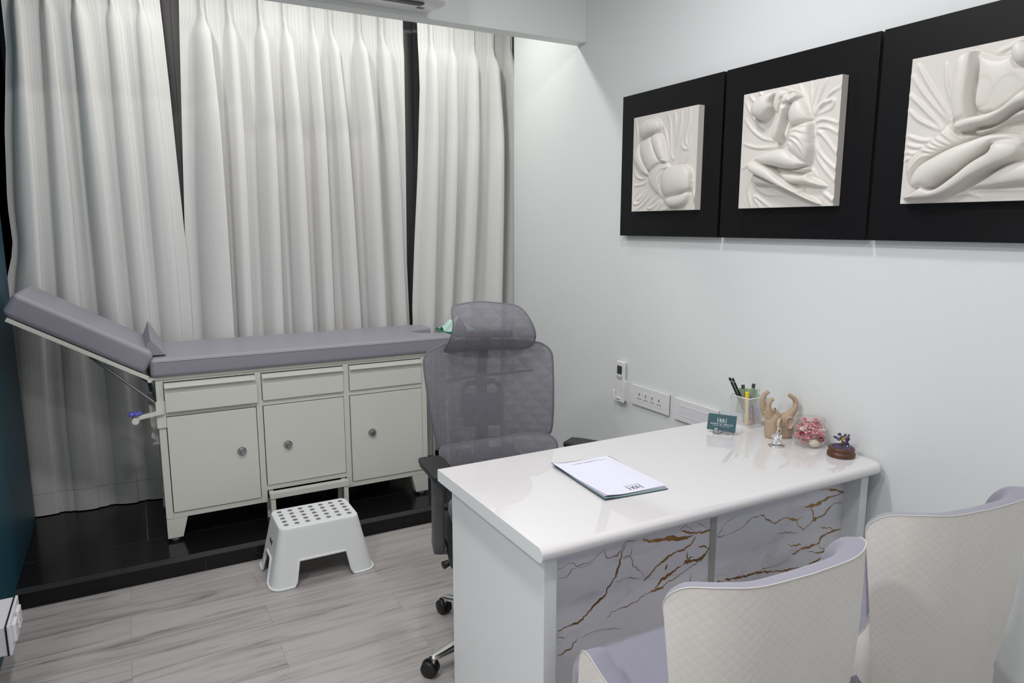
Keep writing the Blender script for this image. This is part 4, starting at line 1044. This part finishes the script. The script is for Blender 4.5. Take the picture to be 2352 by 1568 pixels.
# rear structure seen through the mesh
sp = B()
sp.tube([(-.045 , .30, .40), (-.045, .40, .50), (-.045, .42, .72), (-.045, .40, .95), (-.03, .37, 1.10)], [.03, .032, .026, .022, .018], 10)
obj('spine', sp, M_greyp, oc, smooth=True)
yb = B(); yb.tube([(-.126, .395, .74), (-.122, .395, .86), (-.10, .395, .882), (0, .395, .886), (.022, .395, .872), (.03, .395, .85), (.03, .395, .74)], .012, 8)
obj('back_handle', yb, M_greyp, oc, smooth=True)
obj('back_bracket', B().box(-.125, .03, .385, .405, .70, .84), M_greyp, oc, bevel=.01)
obj('back_bar', B().tube([(-.20, .365, .90), (-.10, .40, .905), (.06, .40, .915), (.16, .365, .93)], .006, 8), M_greyp, oc, smooth=True)
obj('headrest_bracket', B().box(-.12, .07, .335, .355, 1.07, 1.10), M_greyp, oc, bevel=.006)
# seat
sb = B(); pr = rrect(-.215, .20, -.24, .23, .07, 6); lev = [(.90, .42), (.97, .43), (1, .455), (.99, .475), (.95, .488), (.8, .492), (.5, .488)]
sb.grid([[(-.025 + (x + .025) * k_, y_ * k_, z) for x, y_ in pr] for k_, z in lev], close_u=True); n = len(pr)
sb.f.append(tuple(range(n))[::-1]); sb.f.append(tuple(range(len(sb.v) - n, len(sb.v))))
for i, v in enumerate(sb.v): sb.uv[i] = (v[0] + 1, v[1] + 1)
obj('seat', sb, M_cmesh, oc, smooth=True)
obj('seat_pan', B().box(-.25, .20, -.22, .22, .405, .43), M_blackp, oc, bevel=.015)
obj('tilt_mechanism', B().box(-.10, .09, -.12, .16, .345, .405), M_blackp, oc, bevel=.012)
obj('lever', B().tube([(-.05, -.05, .375), (-.22, -.08, .372), (-.262, -.10, .366)], [.008, .008, .014], 8), M_blackp, oc, smooth=True)
obj('back_link', B().tube([(-.045, .12, .38), (-.045, .30, .40)], .028, 10), M_blackp, oc, smooth=True)
gc = B().lathe([(.028, .10), (.028, .24), (.016, .24), (.016, .36)], 20); obj('gas_column', gc, M_chrome, oc, smooth=False)
obj('base_hub', B().lathe([(.045, .075), (.05, .085), (.048, .13), (.035, .135)], 24), M_chrome, oc, smooth=True)
def caster(ang, r, swivel, par):
    c_ = bpy.data.objects.new('caster', None); COL.objects.link(c_); c_.parent = par
    c_.location = (r * math.cos(ang), r * math.sin(ang), 0); c_.rotation_euler = (0, 0, swivel)
    for sx in (-1, 1):
        obj('wheel', B().lathe([(.0, -.009), (.022, -.009), (.027, -.006), (.028, 0), (.027, .006), (.022, .009), (0, .009)], 24), M_blackp, c_, smooth=True, loc=(sx * .014, .012, .028), rot=(0, PI / 2, 0))
    obj('fork', B().lathe([(.03, -.004), (.03, .004)], 20), M_blackp, c_, loc=(0, .012, .031), rot=(0, PI / 2, 0))
    obj('stem', B().tube([(0, 0, .03), (0, 0, .068)], .008, 10), M_chrome, c_)
a0 = math.atan2(-.166, -.323); a1 = math.atan2(.235, -.237)
angs = [a0, a1 + 0, a1 - math.radians(72) , a0 + math.radians(72), a0 + math.radians(144)]
a0d = math.degrees(a0) % 360; a1d = math.degrees(a1) % 360
gap = (a0d - a1d) % 360
angs = [math.radians(a1d + k_) for k_ in (0, gap, gap + (360 - gap) / 4, gap + (360 - gap) / 2, gap + 3 * (360 - gap) / 4)]
for k_, a in enumerate(angs):
    r = (.315, .345, .33, .33, .33)[k_]
    d = (math.cos(a), math.sin(a))
    lb = B(); rows = []
    for q, wd, zt, zb in ((.03, .034, .125, .08), (.3, .028, .112, .075), (.7, .022, .092, .068), (.95, .019, .080, .064), (1.03, .014, .076, .064)):
        x_, y_ = d[0] * r * q, d[1] * r * q; nx_, ny_ = -d[1], d[0]
        rows.append([(x_ + nx_ * wd, y_ + ny_ * wd, zb), (x_ - nx_ * wd, y_ - ny_ * wd, zb), (x_ - nx_ * wd * .75, y_ - ny_ * wd * .75, zt), (x_ + nx_ * wd * .75, y_ + ny_ * wd * .75, zt)])
    lb.grid(rows, close_u=True); lb.f.append((0, 1, 2, 3)); e = len(lb.v); lb.f.append((e - 1, e - 2, e - 3, e - 4))
    obj('base_leg', lb, M_chrome, oc, bevel=.006)
    caster(a, r, (0.5, 1.0, 2, .3, 1.4)[k_], oc)
for sg, xa, y0_, tw in ((-1, -.270, -.045, .17), (1, .330, .085, .85)):
    pb_ = B(); zt = .70
    prs = [(-.042, -.10), (.042, -.10), (.047, .06), (.040, .115), (-.040, .115), (-.047, .06)]
    pb_.prism(prs, 'z', zt - .022, zt)
    ap = obj('arm_pad', pb_, M_blackp, oc, bevel=.009, seg=3, loc=(xa, y0_, 0), rot=(0, 0, tw))
    obj('arm_post', B().prism([(y0_ - .045, .40), (y0_ + .055, .40), (y0_ + .035, .45), (y0_ + .022, .665), (y0_ - .035, .665), (y0_ - .05, .44)], 'x', xa - .022, xa + .016), M_greyp, oc, bevel=.007)
    obj('arm_sleeve', B().lathe([(.018, .655), (.018, .68)], 16, c=(xa, y0_, 0)), M_chrome, oc)
    xs_ = sorted((xa + .01 * sg, -.025 + sg * .19))
    obj('arm_foot', B().box(xs_[0] - .0, xs_[1], y0_ - .045, y0_ + .05, .398, .422), M_greyp, oc, bevel=.006)
    obj('arm_button', B().box(xa - .032, xa - .018, y0_ - .012, y0_ + .012, .662, .670), M_greyp, oc, bevel=.002)
# ================================================================ things on the desk
ZD = DZ + .0002
# ---- folder with letterhead
t = thing('document_folder', 'dark teal document folder lying under the letterhead sheets on the desk', 'folder', (1.226, 1.645, ZD), math.radians(-4.5))
def sheet(w_, d_, zf, n=14):
    b_ = B(); b_.grid([[(-w_ / 2 + w_ * i / n, -d_ / 2 + d_ * j / n, zf(-1 + 2 * i / n, -1 + 2 * j / n)) for i in range(n + 1)] for j in range(n + 1)]); return b_
zfold = lambda x, y_: .0012 + .0022 * max(0, -x) ** 2 * (1 - y_ * y_ * 0) + .006 * max(0, -x - .5) * max(0, -y_) + .010 * max(0, -x - .55) * max(0, y_)
o = obj('cover', sheet(.214, .322, zfold), M_tealcard, t, smooth=True); o.modifiers.new('s', 'SOLIDIFY').thickness = .0012
M_film = mat('clear_film', S(205, 225, 218), .15, alpha=.45)
o = obj('clear_sleeve', sheet(.212, .318, lambda x, y_: zfold(x, y_) + .0016), M_film, t, smooth=True)
for k_ in range(3):
    zz = lambda x, y_: zfold(x, y_) + .0022 + .0011 * k_ + .003 * max(0, -x - .4) * (k_ + 1) * .4
    top = k_ == 2
    pt_ = thing('letterhead_sheet', ['lowest sheet of blank paper inside the teal folder', 'middle sheet of paper under the top letterhead', 'top white letterhead sheet with printed logo on the desk'][k_], 'paper', (1.226, 1.645, ZD + .0004), math.radians([-3.2, -2.2, -1.0][k_]), 'letterhead sheets')
    o = obj('sheet', sheet(.209, .297, zz), M_paper, pt_, smooth=True)
    if top: letter = pt_; zlet = zz
def logo(par, m, s_, loc, rot, zex=.0002):
    """two tall stems with small crossbars either side of a ringed dot"""
    b_ = B(); w_ = .07
    for sx in (-1, 1):
        b_.box(sx * .92 - w_ / 2, sx * .92 + w_ / 2, -.5, .5, 0, zex / s_)
        b_.box(min(sx * .92, sx * .5), max(sx * .92, sx * .5), -.03, .03, 0, zex / s_)
        b_.box(sx * .92 - .11, sx * .92 + .11, .46, .5, 0, zex / s_); b_.box(sx * .92 - .11, sx * .92 + .11, -.5, -.46, 0, zex / s_)
        arc = [(sx * (.62 - .26 * math.cos(a)), .5 * math.sin(a)) for a in [-PI / 2 + PI * k_ / 12 for k_ in range(13)]]
        b_.grid([[(x - .04, y_, zex / s_) for x, y_ in arc], [(x + .04, y_, zex / s_) for x, y_ in arc]])
    ring = [2 * PI * k_ / 24 for k_ in range(25)]
    b_.grid([[(.30 * math.cos(a), .42 * math.sin(a), zex / s_) for a in ring], [(.22 * math.cos(a), .34 * math.sin(a), zex / s_) for a in ring]])
    b_.box(-.05, .05, -.05, .05, 0, zex / s_)
    o = obj('logo', b_, m, par, loc=loc, rot=rot); o.scale = (s_, s_, s_); return o
logo(letter, M_ink, .024, (.012, -.122, zlet(.1, -.85) + .0006), (0, 0, PI))
text('print', 'HOUSE OF HEALTH', .0052, mat('grey_ink', S(165, 170, 178), .6), letter, (.012, -.103, zlet(.1, -.7) + .0006), (0, 0, PI), space=1.2)
fb = B()
for x0_, x1_, yy in ((-.06, -.02, .122), (0, .03, .122), (.055, .075, .122), (-.075, .06, .128)):
    fb.box(x0_, x1_, yy - .0006, yy + .0006, zlet(0, .8) + .0003, zlet(0, .8) + .0006)
for x0_ in (-.014, .036, .081): fb.lathe([(.0018, 0), (.0018, .0004)], 8, c=(x0_, .122, zlet(0, .8) + .0003))
obj('footer_rule', fb, mat('pale_ink', S(150, 155, 165), .6), letter)

# ---- card in a steel clip holder
CR = math.radians(-57)
t = thing('card_holder', 'small steel clip stand holding the teal card', 'holder', (1.857, 1.808, ZD), CR)
hb = B().box(-.022, .026, -.004, .014, 0, .003); hb.obox((-.014, -.010, .012), (.012, .003, .026), Matrix.Rotation(.35, 3, 'X')); hb.obox((-.004, -.008, .010), (.008, .003, .02), Matrix.Rotation(.35, 3, 'X') @ Matrix.Rotation(.6, 3, 'Y'))
hb.obox((.040, .010, .014), (.012, .003, .030), Matrix.Rotation(-.3, 3, 'X'))
hb.box(-.02, .045, .004, .010, .002, .010)
obj('clip', hb, M_steel, t, bevel=.0008)
obj('clip_roll', B().tube([(-.026, -.006, .005), (-.006, -.006, .005)], .0045, 10), M_steel, t, smooth=True)
cd = thing('business_card', 'teal HOUSE OF HEALTH card standing in the steel clip on the desk', 'card', (1.857, 1.808, ZD + .012), CR)
cd.rotation_euler = (math.radians(68), 0, CR)
obj('card', B().box(-.051, .051, -.0, .060, -.0008, 0), M_tealcard, cd)
logo(cd, M_whiteink, .0165, (0, .0375, .0001), (0, 0, 0))
text('lettering', 'HOUSE OF HEALTH', .0078, M_whiteink, cd, (0, .0235, .0001), (0, 0, 0), space=1.22)
text('small_lettering', 'COMPASSION • PRECISION • WELLNESS', .0030, M_whiteink, cd, (0, .0165, .0001), (0, 0, 0), space=1.15)

# ---- white wire mesh pen cup
CU = (2.034, 1.850)
t = thing('pen_cup', 'white wire mesh pen cup by the wall on the desk', 'pen cup', (CU[0], CU[1], ZD))
mm = bpy.data.materials.new('white_wire_mesh'); mm.use_nodes = True; nt = NT(mm); b0 = nt.N['Principled BSDF']
b0.inputs['Base Color'].default_value = S(232, 232, 235); b0.inputs['Roughness'].default_value = .4
tc = nt.n('ShaderNodeTexCoord'); sx = nt.n('ShaderNodeSeparateXYZ'); nt.l(tc.outputs['UV'], sx.inputs[0]); u, v = sx.outputs[0], sx.outputs[1]
pp = .0044
d1 = nt.math('ABSOLUTE', nt.math('SUBTRACT', nt.math('FRACT', nt.math('DIVIDE', nt.math('ADD', u, nt.math('MULTIPLY', v, .6)), pp)), .5))
d2 = nt.math('ABSOLUTE', nt.math('SUBTRACT', nt.math('FRACT', nt.math('DIVIDE', nt.math('SUBTRACT', u, nt.math('MULTIPLY', v, .6)), pp)), .5))
hole = nt.math('GREATER_THAN', nt.math('MINIMUM', d1, d2), .13)
hole = nt.math('LESS_THAN', nt.math('MAXIMUM', d1, d2), .36)
tr = nt.n('ShaderNodeBsdfTransparent'); ms = nt.n('ShaderNodeMixShader'); nt.l(hole, ms.inputs[0]); nt.l(b0.outputs[0], ms.inputs[1]); nt.l(tr.outputs[0], ms.inputs[2]); nt.l(ms.outputs[0], nt.N['Material Output'].inputs[0])
wb = B(); NRW = 2
for i in range(NRW):
    q = i / (NRW - 1); hw = .040 + (.0495 - .040) * q; P = rrect(-hw, hw, -hw, hw, .008, 4)
    Ls = np.cumsum([0] + [math.dist(P[k_], P[k_ + 1]) for k_ in range(len(P) - 1)] )
    P2 = P + [P[0]]; Ls = list(Ls) + [Ls[-1] + math.dist(P[-1], P[0])]
    n0 = len(wb.v); wb.v += [(x, y_, .004 + .112 * q) for x, y_ in P2]
    for k_ in range(len(P2)): wb.uv[n0 + k_] = (Ls[k_], .1 * q)
nP = len(P2)
for k_ in range(nP - 1): wb.f.append((k_, k_ + 1, nP + k_ + 1, nP + k_))
obj('mesh_wall', wb, mm, t)
obj('rim', B().tube([(x, y_, .116) for x, y_ in rrect(-.0500, .0500, -.0500, .0500, .008, 4)], .0022, 8, closed=True), M_white, t, smooth=True)
obj('base', B().prism(rrect(-.041, .041, -.041, .041, .008, 4), 'z', 0, .004), M_white, t)
def rod(name, label, cat, top, bot, r, m, extra=None, group=None):
    t = thing(name, label, cat, (CU[0], CU[1], ZD), 0, group)
    top, bot = Vector(top), Vector(bot); d = top - bot
    obj('barrel', B().tube([tuple(bot), tuple(top - d.normalized() * .012)], r, 12), m, t, smooth=False)
    if extra:
        e = d.normalized()
        obj('cap', B().tube([tuple(top - e * extra[0]), tuple(top - e * .002), tuple(top)], [r * 1.06, r * 1.06, r * .7], 12), extra[1], t)
    return t
M_pencil = mat('black_pencil', S(24, 24, 26), .35); M_band = mat('silver_print', S(196, 196, 190), .4)
for k_, (dx, dy) in enumerate(((-.073, .031), (-.063, .025))):
    tp, bt = (dx, dy - .002, .186 - .002 * k_), (.010 + .012 * k_, -.006, .006)
    t = rod('pencil', ['black pencil leaning furthest left in the mesh cup', 'second black pencil, just right of the leftmost one in the mesh cup'][k_], 'pencil', tp, bt, .0042, M_pencil, (.012, M_pencil), 'black pencils')
    d = (Vector(tp) - Vector(bt)).normalized()
    obj('band', B().tube([tuple(Vector(tp) - d * .016), tuple(Vector(tp) - d * .0135)], .0044, 12), M_band, t)
M_crayon = mat('grey_print', S(150, 150, 152), .5, var=.75, scale=260)
M_capw = mat('grey_cap', S(70, 70, 74), .4)
for k_, (tp, bt) in enumerate((((-.020, .010, .158), (-.006, .008, .01)), ((.020, -.006, .160), (.006, -.002, .01)))):
    t = rod('marker_pen', ['silver grey printed marker upright in the middle of the mesh cup', 'silver grey printed marker leaning right in front of the green notes'][k_], 'marker', tp, bt, .0062, M_crayon, (.016, M_capw), 'silver grey markers')
    d = (Vector(tp) - Vector(bt)).normalized()
    obj('cap_disc', B().tube([tuple(Vector(tp)), tuple(Vector(tp) + d * .001)], .0035, 10), M_white, t)
M_yel = mat('yellow_plastic', S(240, 218, 60), .35)
rod('highlighter', 'yellow capped highlighter in the mesh cup', 'highlighter', (-.014, -.006, .132), (-.012, -.010, .008), .0072, M_yel, (.03, M_yel))
rod('crayon', 'purple pen behind the mesh of the cup', 'pen', (.014, .02, .085), (-.01, .0, .008), .005, mat('purple', S(116, 92, 150), .5), (.01, M_capw))
rod('crayon', 'dark red pen behind the mesh of the cup', 'pen', (.006, -.018, .08), (.012, -.022, .008), .004, mat('maroon', S(130, 40, 70), .5), (.01, M_capw))
t = thing('sticky_note_pad', 'pale green sticky note pad standing in the mesh cup', 'note pad', (CU[0] + .006, CU[1] + .018, ZD + .040), math.radians(-28))
obj('pad', B().box(-.036, .034, -.004, .004, 0, .098), mat('pale_green_paper', S(178, 214, 160), .7), t, rot=(0, math.radians(6), 0))
t = thing('purple_note', 'small pale blue eraser block low in the mesh cup', 'eraser', (CU[0] + .012, CU[1] - .014, ZD + .045), math.radians(-20))
obj('block', B().box(-.014, .014, -.005, .005, 0, .03), mat('lilac', S(170, 170, 220), .5), t, bevel=.002, rot=(0, .4, 0))
t = thing('orange_clip', 'orange clip at the bottom of the mesh cup', 'clip', (CU[0] + .006, CU[1] - .01, ZD + .0045), math.radians(10))
obj('block', B().box(-.02, .02, -.012, .012, 0, .018), mat('orange', S(226, 160, 120), .5), t, bevel=.002)

# ---- elephant trio figurine
t = thing('elephant_figurine', 'sand coloured figurine of joined elephants with raised trunks on the desk', 'figurine', (2.018, 1.690, ZD), VIEWROT)
eb = B()
def ell(b_, c, r, n=16):
    prof = [(math.cos(a), math.sin(a)) for a in [-PI / 2 + PI * k_ / 10 for k_ in range(11)]]
    m0 = len(b_.v)
    rows = [[(c[0] + r[0] * p * math.cos(2 * PI * k_ / n), c[1] + r[1] * p * math.sin(2 * PI * k_ / n), c[2] + r[2] * q) for k_ in range(n)] for p, q in prof]
    b_.grid(rows, close_u=True)
for cx_, cy_ in ((-.027, -.012), (.028, -.006), (-.006, .026)):
    eb.lathe([(.0, 0), (.024, 0), (.027, .004), (.029, .03), (.029, .062), (.024, .080), (.014, .090), (.0, .094)], 20, c=(cx_, cy_, 0))
eb.tube([(.02, -.006, .066), (.043, -.004, .086), (.060, -.002, .108), (.064, 0, .128), (.056, 0, .144), (.042, 0, .154), (.033, 0, .160)], [.020, .016, .0125, .0105, .0092, .0082, .0075], 14)
eb.tube([(-.026, -.012, .062), (-.042, -.020, .084), (-.050, -.024, .108), (-.051, -.025, .130), (-.044, -.025, .143), (-.034, -.024, .150)], [.020, .015, .0118, .0100, .009, .008], 14)
eb.tube([(-.012, .026, .066), (-.045, .022, .088), (-.056, .020, .112), (-.059, .018, .138), (-.052, .016, .158), (-.038, .014, .168)], [.022, .017, .0125, .0105, .009, .008], 14)
o = obj('body', eb, M_sand, t, smooth=True)
md = o.modifiers.new('rm', 'REMESH'); md.mode = 'VOXEL'; md.voxel_size = .0022; md.use_smooth_shade = True
md = o.modifiers.new('sm', 'SMOOTH'); md.iterations = 6; md.factor = .5
M_ear = mat('pale_sandstone', S(198, 180, 160), .8, var=.15, scale=220, bump=.3, bscale=900)
def ear(c, rx, rz, rot):
    b_ = B(); rows = []
    for q, d in ((.0, .006), (.5, .0055), (.8, .003), (.92, -.003), (.97, -.0042), (1.03, -.003), (1.05, .001), (.9, .008), (.4, .011)):
        rows.append([(rx * q * math.cos(2 * PI * k_ / 20), d, rz * q * math.sin(2 * PI * k_ / 20)) for k_ in range(20)])
    b_.grid(rows, close_u=True)
    return obj('ear', b_, M_ear, t, smooth=True, loc=c, rot=rot)
ear((.026, -.0475, .064), .0155, .0215, (0, 0, -.1)); ear((-.013, -.0500, .060), .0155, .0215, (0, 0, .9)); ear((-.055, .004, .074), .013, .019, (0, 0, -1.3)); ear((-.012, .010, .094), .012, .012, (-.5, 0, .9))

t.scale = (.93, .93, .97)
# ---- silver idol
t = thing('silver_idol', 'tiny shiny silver seated idol on an oval base in front of the elephants', 'figurine', (1.922, 1.612, ZD), VIEWROT)
obj('oval_base', B().lathe([(.020, 0), (.028, .0008), (.0285, .002), (.026, .003), (.018, .0045), (0, .005)], 32, sy=.85), M_silver, t, smooth=True)
gb = B()
ell(gb, (0, 0, .010), (.017, .013, .007)); ell(gb, (-.001, -.002, .022), (.0125, .010, .011)); ell(gb, (-.010, -.006, .014), (.008, .008, .006)); ell(gb, (.009, -.006, .013), (.008, .008, .005))
ell(gb, (.001, -.001, .037), (.0075, .007, .0075)); ell(gb, (-.008, .0, .036), (.004, .002, .006)); ell(gb, (.010, .0, .036), (.004, .002, .006))
gb.lathe([(.007, .042), (.006, .047), (.004, .052), (.0015, .058), (0, .059)], 12, c=(.001, 0, 0))
gb.tube([(.001, -.007, .035), (0, -.011, .030), (-.002, -.012, .024), (-.006, -.011, .021)], [.003, .0027, .002, .0016], 8)
gb.tube([(-.010, 0, .028), (-.016, -.001, .034), (-.015, -.002, .043)], [.003, .0026, .002], 8); gb.tube([(.011, 0, .028), (.016, -.001, .033), (.015, -.002, .042)], [.003, .0026, .002], 8)
gb.tube([(-.010, -.003, .026), (-.015, -.008, .023), (-.011, -.011, .026)], [.003, .0026, .002], 8); gb.tube([(.011, -.003, .026), (.015, -.008, .022), (.010, -.011, .024)], [.003, .0026, .002], 8)
o = obj('seated_body', gb, M_silver, t, smooth=True)
md = o.modifiers.new('rm', 'REMESH'); md.mode = 'VOXEL'; md.voxel_size = .0008; md.use_smooth_shade = True
obj('halo_loop', B().tube([(.008 + .007 * math.cos(a), .003, .053 + .009 * math.sin(a)) for a in [2 * PI * k_ / 20 for k_ in range(20)]], .0016, 8, closed=True), M_silver, t, smooth=True)

# ---- glass bowl of potpourri
BC = (2.028, 1.564)
t = thing('glass_bowl', 'round clear glass bowl filled with pink and white potpourri', 'bowl', (BC[0], BC[1], ZD))
op = [(0, 0), (.032, 0), (.038, .002), (.052, .014), (.060, .030), (.0615, .042), (.058, .058), (.050, .070), (.0455, .076), (.0450, .082), (.048, .092), (.050, .0965)]
ip = [(.0485, .0965), (.0462, .091), (.0432, .082), (.0437, .0755), (.048, .069), (.056, .057), (.0595, .042), (.058, .030), (.050, .0155), (.037, .005), (0, .004)]
obj('glass_wall', B().lathe(op[1:] + [(.0485, .0968)], 48), M_glass, t, smooth=True)
M_pink = mat('pink_petal', S(240, 168, 176), .75, var=.12, scale=60); M_crim = mat('crimson_petal', S(176, 62, 92), .75, var=.2, scale=60)
M_ivory = mat('ivory_shell', S(232, 220, 204), .6, var=.06, scale=60); M_brown = mat('dark_seed', S(66, 40, 40), .6)
def petalblob(r, seed, n=10):
    rr = random.Random(seed); b_ = B()
    for k_ in range(n):
        a = rr.uniform(0, 2 * PI); tilt = rr.uniform(.2, 1.2); s_ = r * rr.uniform(.55, 1.0); rows = []
        Rm = Matrix.Rotation(a, 3, 'Z') @ Matrix.Rotation(tilt, 3, 'X')
        for i in range(5):
            rows.append([Rm @ Vector((s_ * (i / 4 - .5) * 1.2, s_ * (.15 + .7 * j / 4), s_ * .35 * math.sin(PI * i / 4) * (j / 4) + s_ * .1 * math.sin(5 * i + k_))) for j in range(5)])
        b_.grid(rows)
    return b_
def shellblob(r):
    b_ = B(); rows = []
    for i in range(9):
        a = PI * i / 8 - PI / 2
        rows.append([(r * 1.25 * math.cos(a) * math.cos(c_) * (1 + .06 * math.cos(9 * c_)), r * .55 * math.cos(a) * math.sin(c_), r * .8 * math.sin(a)) for c_ in [2 * PI * k_ / 18 for k_ in range(18)]])
    b_.grid(rows, close_u=True); return b_
# local frame: x = towards the right of the view, y = away
cv, sv = math.cos(VIEWROT), math.sin(VIEWROT)
def bl(x, y_, z): return (BC[0] + cv * x - sv * y_, BC[1] + sv * x + cv * y_, ZD + z)
spec = [('dried_flower', 'pink', .013, -.026, -.008, .090, 'pink dried flower at the left of the bowl mouth'), ('dried_flower', 'pink', .015, .016, -.012, .088, 'rosy dried flower at the right of the bowl mouth'),
        ('dried_flower', 'pink', .016, -.022, -.036, .030, 'large pink flower low at the left front of the bowl'), ('dried_flower', 'pink', .014, .004, -.040, .056, 'pink flower in the middle of the bowl front'),
        ('dried_flower', 'pink', .014, .030, -.030, .042, 'pink flower at the right front of the bowl'), ('dried_flower', 'crim', .013, .036, -.026, .024, 'crimson flower low at the right of the bowl'),
        ('dried_flower', 'crim', .012, -.036, -.020, .045, 'crimson flower at the left side of the bowl'), ('sea_shell', 'ivory', .016, .006, -.040, .016, 'big ivory shell at the bottom front of the bowl'),
        ('sea_shell', 'ivory', .012, .040, -.018, .056, 'ivory shell at the upper right of the bowl'), ('sea_shell', 'ivory', .011, -.034, -.018, .062, 'ivory shell at the upper left of the bowl'),
        ('sea_shell', 'ivory', .009, .030, .004, .089, 'small ivory shell at the rim of the bowl'), ('dark_seed', 'brown', .006, .018, -.004, .0945, 'dark brown seed on top of the potpourri')]
pm = {'pink': M_pink, 'crim': M_crim, 'ivory': M_ivory, 'brown': M_brown}
for k_, (nm, c_, r, x, y_, z, lb) in enumerate(spec):
    b_ = petalblob(r, k_, 14) if nm == 'dried_flower' else shellblob(r)
    tag(obj(nm, b_, pm[c_], smooth=True, loc=bl(x * .88, y_ * .88, z), rot=(.5 * (k_ % 3) - .5, .3 * (k_ % 2), k_ * 1.3 if nm == 'dried_flower' else -.4)), lb, {'dried_flower': 'flower', 'sea_shell': 'shell', 'dark_seed': 'seed'}[nm], 'potpourri pieces')
fill = [B(), B(), B()]; rr = random.Random(3)
for k_ in range(330):
    z = rr.uniform(.006, .082); rad = np.interp(z, [.006, .03, .045, .06, .072, .082], [.034, .052, .0545, .049, .039, .036])
    a = rr.uniform(0, 2 * PI); q = math.sqrt(rr.uniform(0, 1)) * rad * .95
    pb_ = petalblob(rr.uniform(.006, .010), k_ + 50, 3); n0 = len(fill[k_ % 3].v)
    fill[k_ % 3].v += [(v[0] + q * math.cos(a), v[1] + q * math.sin(a), v[2] + z) for v in pb_.v]; fill[k_ % 3].f += [tuple(i + n0 for i in f) for f in pb_.f]
pf = B(); cuts = []
for b_ in fill:
    n0 = len(pf.v); pf.v += b_.v; pf.f += [tuple(i + n0 for i in f) for f in b_.f]; cuts.append(len(pf.f))
pm_ = pf.mesh('petal_filling')
for m_ in (M_pink, mat('rose_petal', S(226, 134, 150), .75, var=.2, scale=50), mat('blush_petal', S(238, 214, 204), .75, var=.1, scale=50)): pm_.materials.append(m_)
for k_, p in enumerate(pm_.polygons): p.material_index = 0 if k_ < cuts[0] else 1 if k_ < cuts[1] else 2
tag(obj('petal_filling', pm_, None, smooth=True, loc=(BC[0], BC[1], ZD)), 'loose pink, rose and blush petals filling the glass bowl', 'potpourri', kind='stuff')

# ---- amethyst tree
t = thing('amethyst_tree', 'miniature amethyst chip tree on a round brown wooden base', 'ornament', (2.026, 1.436, ZD), VIEWROT)
obj('wooden_base', B().lathe([(.044, 0), (.0465, .003), (.047, .009), (.045, .015), (.041, .018), (.0405, .020), (.043, .023), (.0435, .028), (.041, .032), (.038, .033)], 40), M_wood, t, smooth=True)
cb = B(); rr = random.Random(9)
cb.lathe([(.038, .031), (.03, .0345), (.015, .037), (0, .038)], 24)
for k_ in range(260):
    a = rr.uniform(0, 2 * PI); q = math.sqrt(rr.random()) * .037; z = .032 + .006 * (1 - (q / .038) ** 2)
    cb.obox((q * math.cos(a), q * math.sin(a), z), (rr.uniform(.002, .0045), rr.uniform(.002, .004), rr.uniform(.0015, .003)), Matrix.Rotation(rr.uniform(0, 6), 3, 'X') @ Matrix.Rotation(rr.uniform(0, 6), 3, 'Z'))
o = obj('amethyst_chips', cb, M_ameth, t); o['kind'] = 'stuff'
tk = B().tube([(0, 0, .034), (.001, 0, .045), (0, 0, .055), (.001, 0, .064)], [.005, .0038, .0038, .0045], 10); obj('trunk', tk, M_goldw, t, smooth=True)
lv = [(1680, 1010), (1770, 960), (1750, 1040), (1702, 1018), (1860, 965), (1920, 970), (1865, 1010), (1796, 1035), (1910, 1042), (1945, 1040), (1935, 1095), (1885, 1110), (1950, 1145), (1940, 1178), (1835, 1025), (1722, 1036), (1870, 1100)]
br_ = B(); lm = None
for k_, (a, c_) in enumerate(lv):
    x = (a - 1822) / 7.84 * .001443; z = .034 + (1180 - c_) / 7.84 * .00149; y_ = rr.uniform(-.010, .012)
    b_ = B(); ell(b_, (0, 0, 0), (.0048, .0035, .0036), 7)
    lf = obj('leaf_stone', b_ if lm is None else lm, M_ameth, t, loc=(x, y_, z), rot=(rr.uniform(-.5, .5), rr.uniform(-1, 1), rr.uniform(-1, 1)))
    if lm is None: lm = lf.data
    lf.scale = (rr.uniform(1.2, 1.7), 1.3, rr.uniform(1.1, 1.6))
    if z > .05: br_.tube([(0.0, 0, .062), (x * .5, y_ * .5, .5 * (.064 + z)), (x, y_, z)], .0007, 6)
    else: br_.tube([(0.0, 0, .062), (x * .7, y_ * .5, .062), (x, y_, z)], .0007, 6)
obj('branches', br_, M_goldw, t)
t.scale = (.94, .94, .96)
